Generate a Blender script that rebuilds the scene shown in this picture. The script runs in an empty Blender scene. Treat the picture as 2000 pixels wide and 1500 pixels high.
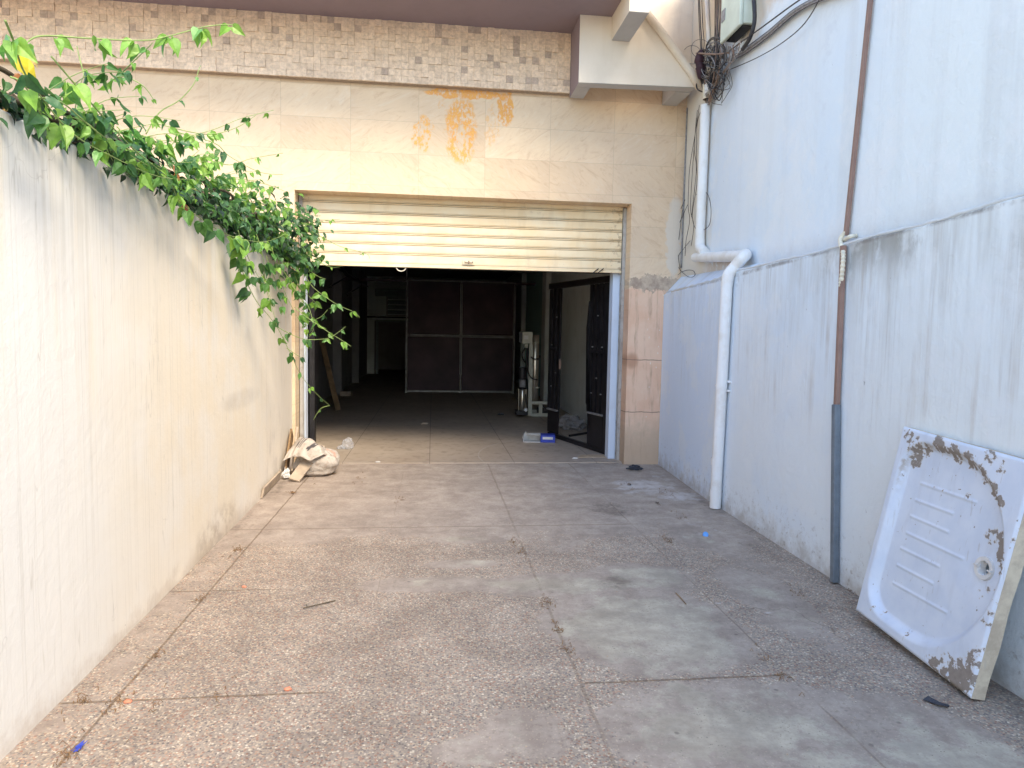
import bpy, math, random
import numpy as np
from mathutils import Vector, noise as mnoise
R = math.radians
random.seed(7)
sc = bpy.context.scene
COL = sc.collection

# ------------------------------------------------------------------ camera solve
F = 1330.0; PX, PY = 1000.0, 750.0; CH = 1.5; ROLL = .0187
a_ = np.array([845-PX, PY-650, F]); a_ /= np.linalg.norm(a_)
hz = np.array([1, -ROLL, 0.]); z_ = np.cross(a_, hz); z_ /= np.linalg.norm(z_)
if z_[1] < 0: z_ = -z_
x_ = hz-hz@a_*a_; x_ /= np.linalg.norm(x_)
CM = np.array([x_, a_, z_])
O = np.array([0, 0, CH])
def ray(px, py): return CM@np.array([px-PX, PY-py, F])
def G(px, py, z=0): r = ray(px, py); return Vector(O+r*((z-CH)/r[2]))
def at(px, py, y): r = ray(px, py); return Vector(O+r*(y/r[1]))
def aX(px, py, x): r = ray(px, py); return Vector(O+r*(x/r[0]))

# ------------------------------------------------------------------ mesh helpers
def tag(o, label=None, cat=None, group=None, kind=None):
    if label: o['label'] = label
    if cat: o['category'] = cat
    if group: o['group'] = group
    if kind: o['kind'] = kind
    return o
def empty(name, loc, label=None, cat=None, group=None):
    o = bpy.data.objects.new(name, None); COL.objects.link(o); o.location = loc
    o.empty_display_size = .1
    return tag(o, label, cat, group)
WL = {}
class MB:
    def __init__(s): s.v = []; s.f = []; s.c = {}; s.mi = []
    def add(s, vs, fs, col=None):
        b = len(s.v); s.v += [tuple(v) for v in vs]
        s.f += [tuple(i+b for i in f) for f in fs]
        if col is not None:
            for i in range(b, len(s.v)): s.c[i] = col
        return b
    def quad(s, *p): s.add(p, [tuple(range(len(p)))])
    def box(s, x0, x1, y0, y1, z0, z1, col=None):
        v = [(x0,y0,z0),(x1,y0,z0),(x1,y1,z0),(x0,y1,z0),(x0,y0,z1),(x1,y0,z1),(x1,y1,z1),(x0,y1,z1)]
        s.add(v, [(0,3,2,1),(4,5,6,7),(0,1,5,4),(1,2,6,5),(2,3,7,6),(3,0,4,7)], col)
    def obox(s, o, u, v, w, col=None):
        o = Vector(o); u = Vector(u); v = Vector(v); w = Vector(w)
        p = [o, o+u, o+u+v, o+v, o+w, o+u+w, o+u+v+w, o+v+w]
        s.add(p, [(0,3,2,1),(4,5,6,7),(0,1,5,4),(1,2,6,5),(2,3,7,6),(3,0,4,7)], col)
    def bar(s, p, q, w, d=None, up=(0,0,1)):
        p = Vector(p); q = Vector(q); d = d or w
        t = (q-p).normalized(); up = Vector(up)
        if abs(t.dot(up)) > .95: up = Vector((0,1,0))
        a = t.cross(up).normalized(); b = a.cross(t)
        s.obox(p-a*w/2-b*d/2, q-p, a*w, b*d)
    def tube(s, pts, r, n=8, cap=True, col=None):
        pts = [Vector(p) for p in pts]; m = len(pts)
        rs = r if isinstance(r, (list, tuple)) else [r]*m
        vs = []; ref = None
        for i, p in enumerate(pts):
            t = (pts[min(i+1, m-1)]-pts[max(i-1, 0)])
            t = t.normalized() if t.length > 1e-9 else Vector((0,0,1))
            if ref is None:
                ref = Vector((0,0,1)) if abs(t.z) < .9 else Vector((0,1,0))
            a = ref - t*ref.dot(t); a.normalize(); ref = a; b = t.cross(a)
            for k in range(n):
                an = 2*math.pi*k/n
                vs.append(p+(a*math.cos(an)+b*math.sin(an))*rs[i])
        fs = [(i*n+k, i*n+(k+1)%n, (i+1)*n+(k+1)%n, (i+1)*n+k) for i in range(m-1) for k in range(n)]
        if cap: fs += [tuple(range(n))[::-1], tuple((m-1)*n+k for k in range(n))]
        s.add(vs, fs, col)
    def prism(s, poly, d):
        d = Vector(d); n = len(poly); p = [Vector(q) for q in poly]
        s.add(p+[q+d for q in p], [tuple(range(n)), tuple(range(2*n-1, n-1, -1))]+[(i, i+n, (i+1)%n+n, (i+1)%n) for i in range(n)])
    def grid(s, nu, nv, fn):
        b = [fn(i/(nu-1), j/(nv-1)) for j in range(nv) for i in range(nu)]
        s.add(b, [(j*nu+i, j*nu+i+1, (j+1)*nu+i+1, (j+1)*nu+i) for j in range(nv-1) for i in range(nu-1)])
    def build(s, name, mat, parent=None, smooth=False, bevel=0, loc=None, autosm=False):
        me = bpy.data.meshes.new(name)
        if parent is not None: base = Vector(WL[parent.name])
        elif loc is not None: base = Vector(loc)
        else:
            xs = [v[0] for v in s.v]; ys = [v[1] for v in s.v]; zs = [v[2] for v in s.v]
            base = Vector(((min(xs)+max(xs))/2, (min(ys)+max(ys))/2, min(zs)))
        me.from_pydata([(v[0]-base.x, v[1]-base.y, v[2]-base.z) for v in s.v], [], s.f)
        me.validate(); me.update()
        import bmesh
        bm = bmesh.new(); bm.from_mesh(me); bmesh.ops.recalc_face_normals(bm, faces=bm.faces); bm.to_mesh(me); bm.free()
        if s.c:
            ca = me.color_attributes.new('col', 'FLOAT_COLOR', 'POINT')
            arr = np.ones((len(s.v), 4), dtype=np.float32)
            for i, c in s.c.items(): arr[i, :len(c)] = c
            ca.data.foreach_set('color', arr.ravel())
        if smooth:
            me.polygons.foreach_set('use_smooth', [True]*len(me.polygons))
        o = bpy.data.objects.new(name, me); COL.objects.link(o)
        if mat: me.materials.append(mat)
        if parent is not None:
            o.parent = parent; o.location = (0,0,0)
            WL[o.name] = tuple(base)
        else:
            o.location = base; WL[o.name] = tuple(base)
        if bevel:
            m = o.modifiers.new('b', 'BEVEL'); m.width = bevel; m.segments = 2; m.limit_method = 'ANGLE'; m.angle_limit = R(40)
        if autosm and smooth:
            m = o.modifiers.new('e', 'EDGE_SPLIT'); m.split_angle = R(40)
        return o
def E(name, loc, label, cat, group=None):
    o = empty(name, loc, label, cat, group); WL[o.name] = tuple(loc); return o
def smooth_path(P, k=6):
    P = [Vector(p) for p in P]; out = []
    for i in range(len(P)-1):
        p0 = P[max(i-1,0)]; p1 = P[i]; p2 = P[i+1]; p3 = P[min(i+2, len(P)-1)]
        for j in range(k):
            t = j/k
            out.append(.5*((2*p1)+(p2-p0)*t+(2*p0-5*p1+4*p2-p3)*t*t+(3*p1-p0-3*p2+p3)*t**3))
    out.append(P[-1]); return out
def lerp1(x, xs, ys): return float(np.interp(x, xs, ys))

# ------------------------------------------------------------------ material DSL
class Mat:
    def __init__(s, name):
        s.m = bpy.data.materials.new(name); s.m.use_nodes = True
        s.t = s.m.node_tree; s.n = s.t.nodes
        s.b = s.n['Principled BSDF']
        s.pos = s.n.new('ShaderNodeNewGeometry').outputs['Position']
    def lk(s, v, sock):
        if hasattr(v, 'is_linked') or isinstance(v, bpy.types.NodeSocket): s.t.links.new(v, sock)
        else:
            if isinstance(v, (tuple, list)) and len(v) == 3 and sock.type == 'RGBA': v = (*v, 1)
            sock.default_value = v
    def M(s, op, a, b=None, c=None, clamp=False):
        n = s.n.new('ShaderNodeMath'); n.operation = op; n.use_clamp = clamp
        s.lk(a, n.inputs[0])
        if b is not None: s.lk(b, n.inputs[1])
        if c is not None: s.lk(c, n.inputs[2])
        return n.outputs[0]
    def V(s, op, a, b=None):
        n = s.n.new('ShaderNodeVectorMath'); n.operation = op
        s.lk(a, n.inputs[0])
        if b is not None: s.lk(b, n.inputs[1])
        return n.outputs[0] if op not in ('LENGTH','DOT_PRODUCT','DISTANCE') else n.outputs['Value']
    def sc(s, v, k): return s.V('MULTIPLY', v, k if isinstance(k, tuple) else (k,k,k))
    def xyz(s, v=None):
        n = s.n.new('ShaderNodeSeparateXYZ'); s.lk(v or s.pos, n.inputs[0]); return n.outputs
    def comb(s, x, y, z):
        n = s.n.new('ShaderNodeCombineXYZ'); s.lk(x, n.inputs[0]); s.lk(y, n.inputs[1]); s.lk(z, n.inputs[2]); return n.outputs[0]
    def noise(s, scale=1, vec=None, detail=4, rough=.55, dist=0, color=False):
        n = s.n.new('ShaderNodeTexNoise'); s.lk(vec if vec is not None else s.pos, n.inputs['Vector'])
        n.inputs['Scale'].default_value = scale; n.inputs['Detail'].default_value = detail
        n.inputs['Roughness'].default_value = rough; n.inputs['Distortion'].default_value = dist
        return n.outputs['Color' if color else 'Fac']
    def vor(s, scale, vec=None, feature='F1', out='Distance', rand=1):
        n = s.n.new('ShaderNodeTexVoronoi'); n.feature = feature
        s.lk(vec if vec is not None else s.pos, n.inputs['Vector']); n.inputs['Scale'].default_value = scale
        n.inputs['Randomness'].default_value = rand
        return n.outputs[out]
    def ss(s, v, a, b, lo=0., hi=1.):
        n = s.n.new('ShaderNodeMapRange'); n.interpolation_type = 'SMOOTHSTEP'
        s.lk(v, n.inputs['Value']); n.inputs['From Min'].default_value = a; n.inputs['From Max'].default_value = b
        n.inputs['To Min'].default_value = lo; n.inputs['To Max'].default_value = hi
        return n.outputs[0]
    def mr(s, v, a, b, lo=0., hi=1.):
        n = s.n.new('ShaderNodeMapRange'); s.lk(v, n.inputs['Value'])
        n.inputs['From Min'].default_value = a; n.inputs['From Max'].default_value = b
        n.inputs['To Min'].default_value = lo; n.inputs['To Max'].default_value = hi
        return n.outputs[0]
    def mix(s, f, a, b, mode='MIX'):
        n = s.n.new('ShaderNodeMix'); n.data_type = 'RGBA'; n.blend_type = mode
        s.lk(f, n.inputs[0]); s.lk(a, n.inputs[6]); s.lk(b, n.inputs[7]); return n.outputs[2]
    def attr(s, name='col'):
        n = s.n.new('ShaderNodeAttribute'); n.attribute_name = name; return n
    def bump(s, h, strength=.3, dist=.01, prev=None):
        n = s.n.new('ShaderNodeBump'); s.lk(h, n.inputs['Height']); n.inputs['Strength'].default_value = strength
        n.inputs['Distance'].default_value = dist
        if prev is not None: s.lk(prev, n.inputs['Normal'])
        return n.outputs[0]
    def wn(s, v):
        n = s.n.new('ShaderNodeTexWhiteNoise'); n.noise_dimensions = '3D'; s.lk(v, n.inputs['Vector']); return n.outputs['Value'], n.outputs['Color']
    def ell(s, cx, cy, rx, ry, u, v, soft=.5):
        """elliptic patch mask on coordinates u, v"""
        a = s.M('DIVIDE', s.M('SUBTRACT', u, cx), rx); b = s.M('DIVIDE', s.M('SUBTRACT', v, cy), ry)
        d = s.M('ADD', s.M('MULTIPLY', a, a), s.M('MULTIPLY', b, b))
        return s.ss(d, 1, 1-soft if soft < 1 else 0)
    def mx(s, *a):
        r = a[0]
        for b in a[1:]: r = s.M('MAXIMUM', r, b)
        return r
    def out(s, col, rough=.8, nrm=None, metal=0, spec=.5, **kw):
        s.lk(col, s.b.inputs['Base Color']); s.lk(rough, s.b.inputs['Roughness']); s.lk(metal, s.b.inputs['Metallic'])
        s.b.inputs['Specular IOR Level'].default_value = spec
        if nrm is not None: s.lk(nrm, s.b.inputs['Normal'])
        for k, v in kw.items(): s.lk(v, s.b.inputs[k.replace('_', ' ')])
        return s.m
def simple(name, col, rough=.6, metal=0, var=.15, scale=12, bump=.1, spec=.4):
    m = Mat(name); n = m.noise(scale, detail=5)
    c = m.mix(m.mr(n, .3, .7, 0, 1), tuple(x*(1-var) for x in col), tuple(min(1, x*(1+var)) for x in col))
    return m.out(c, rough, m.bump(m.noise(scale*6), bump, .004), metal, spec)

# -- plastered walls
def wall_mat(name, base, warm, cool, streak, axis, side):
    m = Mat(name); x, y, z = m.xyz()
    along = y if axis == 'y' else x
    big = m.noise(.55, detail=3); mid = m.noise(2.3, detail=5)
    c = m.mix(m.ss(big, .38, .62), base, warm)
    c = m.mix(m.M('MULTIPLY', m.ss(mid, .45, .7), .5), c, cool)
    # vertical run-off streaks, fading downwards
    def stk(freq, zf, lo, hi, off=0):
        return m.ss(m.noise(1, m.comb(m.M('MULTIPLY', along, freq), off, m.M('MULTIPLY', z, zf)), detail=4, rough=.65), lo, hi)
    grp = m.ss(m.noise(1, m.comb(m.M('MULTIPLY', along, 1.3), 5, m.M('MULTIPLY', z, .25)), detail=2), .42, .62)
    return m, x, y, z, along, c, stk, grp

def mat_left():
    m, x, y, z, al, c, stk, grp = wall_mat('left_plaster', (.77,.715,.625), (.76,.67,.53), (.765,.735,.68), None, 'y', 'L')
    c = m.mix(m.ss(y, 4.2, 2.3), c, (.745,.725,.68))  # near and far lighting difference painted into the plaster tone
    c = m.mix(m.M('MULTIPLY', m.ss(y, 5.3, 7.2), .75), c, (.80,.735,.64))
    mid_ = m.noise(1.9, detail=3)
    top = m.ss(z, .7, 2.2)
    st = m.M('MULTIPLY', m.M('MULTIPLY', stk(26, .35, .47, .72), top), m.mr(grp, 0, 1, .25, 1))
    c = m.mix(m.M('MULTIPLY', st, .48), c, (.50,.46,.38))
    st2 = m.M('MULTIPLY', stk(9, .3, .52, .75, 3), m.ss(z, .9, 2.3))
    c = m.mix(m.M('MULTIPLY', st2, .30), c, (.52,.51,.51))
    st3 = m.M('MULTIPLY', stk(6, .3, .5, .7, 9), m.ss(z, .2, 1.9))
    c = m.mix(m.M('MULTIPLY', st3, .40), c, (.76,.60,.37))
    fine = stk(70, .5, .5, .7, 1)
    c = m.mix(m.M('MULTIPLY', fine, .26), c, (.42,.38,.31))
    hl = m.ss(m.M('ABSOLUTE', m.M('SUBTRACT', m.noise(1, m.comb(m.M('MULTIPLY', al, 7), 3, m.M('MULTIPLY', z, .5)), detail=3), .5)), .006, .001)
    c = m.mix(m.M('MULTIPLY', m.M('MULTIPLY', hl, m.ss(mid_, .45, .6)), .35), c, (.42,.38,.32))
    ck = m.ss(m.M('ABSOLUTE', m.M('SUBTRACT', m.noise(.8, m.V('ADD', m.pos, (9,0,2)), detail=5, rough=.6), .5)), .0022, .0006)
    c = m.mix(m.M('MULTIPLY', m.M('MULTIPLY', ck, m.ss(mid_, .55, .68)), .28), c, (.40,.37,.33))
    # grime rising from the pavement
    nz = m.noise(7, detail=6, rough=.7); lowh = m.M('ADD', z, m.M('MULTIPLY', m.M('SUBTRACT', nz, .5), .35))
    foot = m.ss(lowh, .12, -.04)
    c = m.mix(m.M('MULTIPLY', foot, .45), c, (.45,.35,.26))
    d1 = m.M('MULTIPLY', m.ell(4.95, .0, .75, .30, y, z, .95), m.ss(nz, .35, .62))
    c = m.mix(m.M('MULTIPLY', d1, .65), c, (.36,.28,.21))
    d2 = m.M('MULTIPLY', m.ell(6.8, .35, .6, .5, y, z, .95), m.ss(m.noise(9, m.comb(y, 0, m.M('MULTIPLY', z, .4)), detail=5), .48, .66))
    c = m.mix(m.M('MULTIPLY', d2, .3), c, (.4,.36,.33))
    scr = m.M('MULTIPLY', m.ell(5.6, .95, .7, .10, y, z, .95), m.noise(5, detail=5))
    c = m.mix(m.M('MULTIPLY', scr, .5), c, (.38,.33,.28))
    sp = m.ss(m.vor(9, m.V('ADD', m.pos, m.sc(m.noise(20, color=True), .05))), .045, .02)
    sp = m.M('MULTIPLY', sp, m.ss(m.noise(1.7), .5, .6))
    c = m.mix(m.M('MULTIPLY', sp, .6), c, (.22,.2,.18))
    h = m.M('ADD', m.M('MULTIPLY', m.noise(3.2, detail=3), 1.5), m.M('MULTIPLY', m.noise(26, detail=5, rough=.6), .5))
    nn = m.bump(h, .30, .012); nn = m.bump(m.noise(110, detail=4), .22, .0025, nn)
    return m.out(c, .82, nn, spec=.25)

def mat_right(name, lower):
    m, x, y, z, al, c, stk, grp = wall_mat(name, (.70,.775,.84), (.745,.79,.82), (.66,.745,.84), None, 'y', 'R')  # blue cast of sky light is mixed into the wall colour
    c = m.mix(m.ss(y, 4.8, 3.0), c, (.755,.80,.80)); c = m.mix(m.M('MULTIPLY', m.ss(y, 5.2, 6.4), .8 if lower else .35), c, (.63,.725,.87))  # lighting gradient painted in: paler near, bluer far
    nz = m.noise(9, detail=6, rough=.7)
    if lower:
        grp2 = m.ss(m.noise(1, m.comb(m.M('MULTIPLY', al, 2.3), 8, m.M('MULTIPLY', z, 1.1)), detail=4, rough=.65), .42, .62, .12, 1)
        top = m.ss(z, 1.0, 2.0)
        near = m.ss(y, 6.6, 3.6, .45, 1)
        st = m.M('MULTIPLY', m.M('MULTIPLY', m.M('MULTIPLY', grp2, stk(19, .8, .40, .74)), m.M('ADD', m.M('MULTIPLY', top, .85), .15)), near)
        st = m.M('MULTIPLY', st, m.ss(z, .55, 1.1, .2, 1))
        c = m.mix(m.M('MULTIPLY', st, .50), c, (.37,.345,.31))
        st = m.M('MULTIPLY', stk(5, .7, .46, .68, 4), m.M('MULTIPLY', m.ss(z, 1.25, 2.1), near))
        c = m.mix(m.M('MULTIPLY', st, .42), c, (.38,.36,.31))
        st = m.M('MULTIPLY', m.M('MULTIPLY', m.M('MULTIPLY', grp2, stk(13, .6, .50, .66, 14)), near), m.ss(z, .7, 1.3))
        c = m.mix(m.M('MULTIPLY', st, .38), c, (.42,.34,.26))
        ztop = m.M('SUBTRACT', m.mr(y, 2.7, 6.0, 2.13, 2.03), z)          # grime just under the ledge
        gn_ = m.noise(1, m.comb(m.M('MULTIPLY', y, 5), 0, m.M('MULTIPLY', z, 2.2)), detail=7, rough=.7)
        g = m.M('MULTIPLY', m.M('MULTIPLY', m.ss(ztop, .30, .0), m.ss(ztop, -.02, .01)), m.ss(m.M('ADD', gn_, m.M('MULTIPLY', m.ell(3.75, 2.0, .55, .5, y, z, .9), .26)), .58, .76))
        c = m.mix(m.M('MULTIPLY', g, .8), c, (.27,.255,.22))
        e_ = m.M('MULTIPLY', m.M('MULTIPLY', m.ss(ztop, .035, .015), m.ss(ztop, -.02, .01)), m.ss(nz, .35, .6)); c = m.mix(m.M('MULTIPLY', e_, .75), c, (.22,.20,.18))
        st = m.M('MULTIPLY', m.M('MULTIPLY', grp2, stk(44, 1.2, .52, .70, 6)), m.ss(z, .5, 1.6))
        c = m.mix(m.M('MULTIPLY', st, .3), c, (.34,.31,.28))
        pt = m.ss(m.noise(1.6, detail=6, rough=.7), .52, .6); c = m.mix(m.M('MULTIPLY', pt, .35), c, (.78,.80,.80))
        foot = m.ss(m.M('ADD', z, m.M('MULTIPLY', m.M('SUBTRACT', nz, .5), .5)), .2, -.08)
        c = m.mix(m.M('MULTIPLY', foot, .7), c, (.38,.34,.29))
        d = m.M('MULTIPLY', m.ss(z, .5, .0), m.ss(m.noise(22, detail=5, rough=.7), .56, .68))
        c = m.mix(m.M('MULTIPLY', d, .6), c, (.30,.26,.22))
    else:
        st = m.M('MULTIPLY', stk(4.5, .22, .45, .68), m.ss(y, 5.2, 3.4, .35, 1))
        c = m.mix(m.M('MULTIPLY', st, .35), c, (.54,.54,.53))
        bl = m.noise(1.3, detail=6, rough=.7); c = m.mix(m.M('MULTIPLY', m.ss(bl, .5, .62), .45), c, (.80,.81,.81)); c = m.mix(m.M('MULTIPLY', m.ss(bl, .44, .34), .3), c, (.56,.60,.66))
        # bare, tea coloured render round the cables; warm facade bounce painted in towards the corner
        w = m.M('ADD', z, m.M('ADD', m.M('MULTIPLY', m.M('SUBTRACT', nz, .5), .35), m.M('MULTIPLY', m.M('SUBTRACT', m.noise(1.6), .5), .8)))
        tan = m.ss(w, 4.08, 4.3); tan = m.M('MULTIPLY', tan, m.ss(y, 4.7, 5.3))
        c = m.mix(m.M('MULTIPLY', tan, .8), c, (.66,.54,.40))
        cr = m.ss(m.M('ADD', y, m.M('MULTIPLY', m.M('SUBTRACT', m.noise(2.5, detail=5), .5), .8)), 6.55, 7.0)
        c = m.mix(m.M('MULTIPLY', cr, .85), c, (.66,.60,.50))
        pk = m.M('MULTIPLY', m.ell(6.3, 2.18, .75, .18, y, z, .9), m.ss(nz, .3, .55))
        c = m.mix(m.M('MULTIPLY', pk, .8), c, (.52,.42,.33))
        low = m.M('MULTIPLY', m.ss(m.M('ADD', z, m.M('MULTIPLY', nz, .18)), 2.36, 2.15), .4)
        c = m.mix(low, c, (.42,.38,.35))
    sp = m.ss(m.vor(5, m.V('ADD', m.sc(m.pos, (1,1.6,.8)), m.sc(m.noise(14, color=True), .12))), .05, .02)
    sp = m.M('MULTIPLY', sp, m.ss(m.noise(2.1), .48, .58))
    c = m.mix(m.M('MULTIPLY', sp, .6), c, (.25,.24,.25))
    h = m.M('ADD', m.M('MULTIPLY', m.noise(2.7, detail=4), 1.6), m.M('MULTIPLY', m.noise(19, detail=5, rough=.6), .6))
    nn = m.bump(h, .5, .016); nn = m.bump(m.noise(100, detail=4), .25, .003, nn)
    return m.out(c, .85, nn, spec=.2)

def mat_tile():
    m = Mat('stone_tile'); x, y, z = m.xyz()
    u = m.M('DIVIDE', m.M('ADD', x, .174+7.3), .73); v = m.M('DIVIDE', m.M('ADD', z, -3.79+6.9), .345)
    iu = m.M('FLOOR', u); iv = m.M('FLOOR', v); fu = m.M('FRACT', u); fv = m.M('FRACT', v)
    w, wc = m.wn(m.comb(iu, iv, 0))
    p = m.V('ADD', m.comb(x, 0, z), m.sc(wc, 7))
    rx, ry, rz = m.xyz(p)
    # rotate to diagonal for the veins
    flip = m.M('SUBTRACT', m.M('MULTIPLY', m.ss(w, .4, .6), 1.6), .8)
    d = m.comb(m.M('ADD', rx, m.M('MULTIPLY', rz, flip)), 0, m.M('SUBTRACT', rz, m.M('MULTIPLY', rx, flip)))
    vein = m.noise(1, m.sc(d, (2.2, 1, 6)), detail=6, rough=.78, dist=2.2)
    cl = m.noise(2.2, p, detail=4)
    c = m.mix(m.ss(cl, .3, .7), (.735,.575,.385), (.68,.53,.36))
    c = m.mix(m.M('MULTIPLY', m.ss(vein, .50, .66), .5), c, (.56,.39,.255))
    c = m.mix(m.M('MULTIPLY', m.ss(vein, .47, .34), .4), c, (.74,.64,.50))
    c = m.mix(m.M('MULTIPLY', m.ss(m.noise(1, m.sc(d, (5,1,40)), detail=5, rough=.75), .56, .7), .35), c, (.42,.31,.23))
    c = m.mix(1, c, m.mix(w, (.93,.90,.88), (1.03,1.03,1.03)), 'MULTIPLY')
    c = m.mix(m.ss(x, .8, 2.2), c, m.mix(1, c, (1.0,1.0,1.04), 'MULTIPLY'))
    # joints
    j = m.mx(m.ss(m.M('ABSOLUTE', m.M('SUBTRACT', fu, .5)), .4955, .498), m.ss(m.M('ABSOLUTE', m.M('SUBTRACT', fv, .5)), .491, .496))
    c = m.mix(m.M('MULTIPLY', j, .42), c, (.38,.29,.20))
    # rust coloured glue / run-off under the fascia
    n1 = m.noise(9, detail=7, rough=.75); n2 = m.noise(1, m.sc(m.pos, (34,1,20)), detail=6, rough=.75)
    dx = m.M('ADD', x, m.M('MULTIPLY', m.M('SUBTRACT', m.noise(6, detail=3), .5), .22)); dz = m.M('ADD', z, m.M('MULTIPLY', m.M('SUBTRACT', m.noise(7, m.V('ADD', m.pos, (3,3,3)), detail=4), .5), .16))
    a = m.mx(m.ell(.36, 4.12, .52, .055, dx, dz, .35), m.ell(.78, 3.98, .085, .20, dx, dz, .4))
    b = m.mx(m.M('MULTIPLY', m.ell(.29, 3.72, .19, .40, dx, dz, .5), m.ss(n2, .43, .53)), m.M('MULTIPLY', m.ell(-.13, 3.68, .10, .22, dx, dz, .4), m.ss(n2, .47, .56)),
             m.M('MULTIPLY', m.ell(.63, 3.78, .09, .28, dx, dz, .7), m.M('MULTIPLY', m.ss(n2, .45, .6), .5)), m.M('MULTIPLY', m.ell(.1, 3.9, .3, .6, dx, dz, .9), m.M('MULTIPLY', m.ss(n1, .57, .66), .35)))
    hollow = m.M('SUBTRACT', 1, m.mx(m.ell(.29, 3.62, .09, .17, dx, dz, .5), m.ell(-.12, 3.68, .05, .14, dx, dz, .5)))
    rust = m.M('MAXIMUM', m.M('MULTIPLY', a, m.ss(n2, .38, .52)), m.M('MULTIPLY', b, m.M('MAXIMUM', hollow, m.ss(n2, .52, .56))))
    c = m.mix(m.M('MULTIPLY', rust, .9), c, m.mix(m.ss(n2, .4, .65), (.72,.27,.035), (.78,.42,.09)))
    # salmon coloured bare render on the lower right pier
    nz = m.noise(11, detail=6, rough=.7); e = m.M('ADD', z, m.M('MULTIPLY', m.M('SUBTRACT', nz, .5), .14))
    pier = m.M('MULTIPLY', m.ss(e, 2.07, 2.04), m.ss(x, 2.2, 2.21))
    sal = m.mix(m.ss(m.noise(3, detail=5), .35, .65), (.72,.46,.31), (.77,.54,.385))
    vs = m.ss(m.noise(1, m.comb(m.M('MULTIPLY', x, 16), 0, m.M('MULTIPLY', z, 1.8)), detail=5, rough=.7), .5, .72)
    sal = m.mix(m.M('MULTIPLY', vs, .7), sal, (.38,.23,.15))
    sal = m.mix(m.M('MULTIPLY', m.ss(m.M('ADD', z, m.M('MULTIPLY', nz, .5)), .95, .45), .75), sal, (.47,.36,.25))
    sal = m.mix(m.M('MULTIPLY', m.ell(2.3, 1.22, .1, .12, x, z, .9), .6), sal, (.36,.17,.09))
    wsp = m.ss(m.vor(14, m.V('ADD', m.sc(m.pos, (1.6,1,.6)), m.sc(nz, .05))), .13, .07)
    sal = m.mix(m.M('MULTIPLY', wsp, m.ss(x, 2.35, 2.62)), sal, (.8,.76,.7))
    for zz in (1.23, .62):
        l = m.ss(m.M('ABSOLUTE', m.M('SUBTRACT', m.M('ADD', z, m.M('MULTIPLY', m.M('SUBTRACT', m.noise(6), .5), .03)), zz)), .007, .003)
        sal = m.mix(m.M('MULTIPLY', l, .8), sal, (.22,.14,.1))
    c = m.mix(pier, c, sal)
    patch = m.M('MULTIPLY', m.ell(2.55, 2.12, .34, .085, x, m.M('ADD', z, m.M('MULTIPLY', m.M('SUBTRACT', m.noise(8, detail=7, rough=.75), .5), .34)), .3), m.ss(x, 2.2, 2.21))
    c = m.mix(m.M('MULTIPLY', patch, .9), c, m.mix(m.ss(nz, .3, .7), (.30,.22,.17), (.55,.44,.33)))
    plp = m.M('MULTIPLY', m.ell(2.76, 2.65, .11, .5, m.M('ADD', x, m.M('MULTIPLY', m.M('SUBTRACT', nz, .5), .2)), z, .4), .8)
    c = m.mix(plp, c, (.66,.60,.52))
    nn = m.bump(m.noise(45, detail=5), .2, .004); m.lk(m.M('ADD', .16, m.M('MULTIPLY', m.M('MAXIMUM', m.M('MAXIMUM', patch, rust), pier), .6)), nn.node.inputs['Strength'])
    return m.out(c, m.mr(vein, .3, .7, .55, .75), nn, spec=.35)

def mat_mosaic():
    m = Mat('split_stone_mosaic'); a = m.attr(); n = m.noise(30, detail=6, rough=.7); s_ = m.sc(m.pos, (1,1,1))
    c = m.mix(1, a.outputs['Color'], m.mix(m.ss(n, .3, .7), (.78,.77,.76), (1.12,1.12,1.12)), 'MULTIPLY')
    c = m.mix(m.M('MULTIPLY', m.ss(m.noise(1, m.sc(m.pos, (14,14,50)), detail=6, rough=.7), .56, .7), .4), c, (.30,.22,.16))
    return m.out(c, .85, m.bump(m.noise(70, detail=5), .4, .005), spec=.2)

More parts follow.
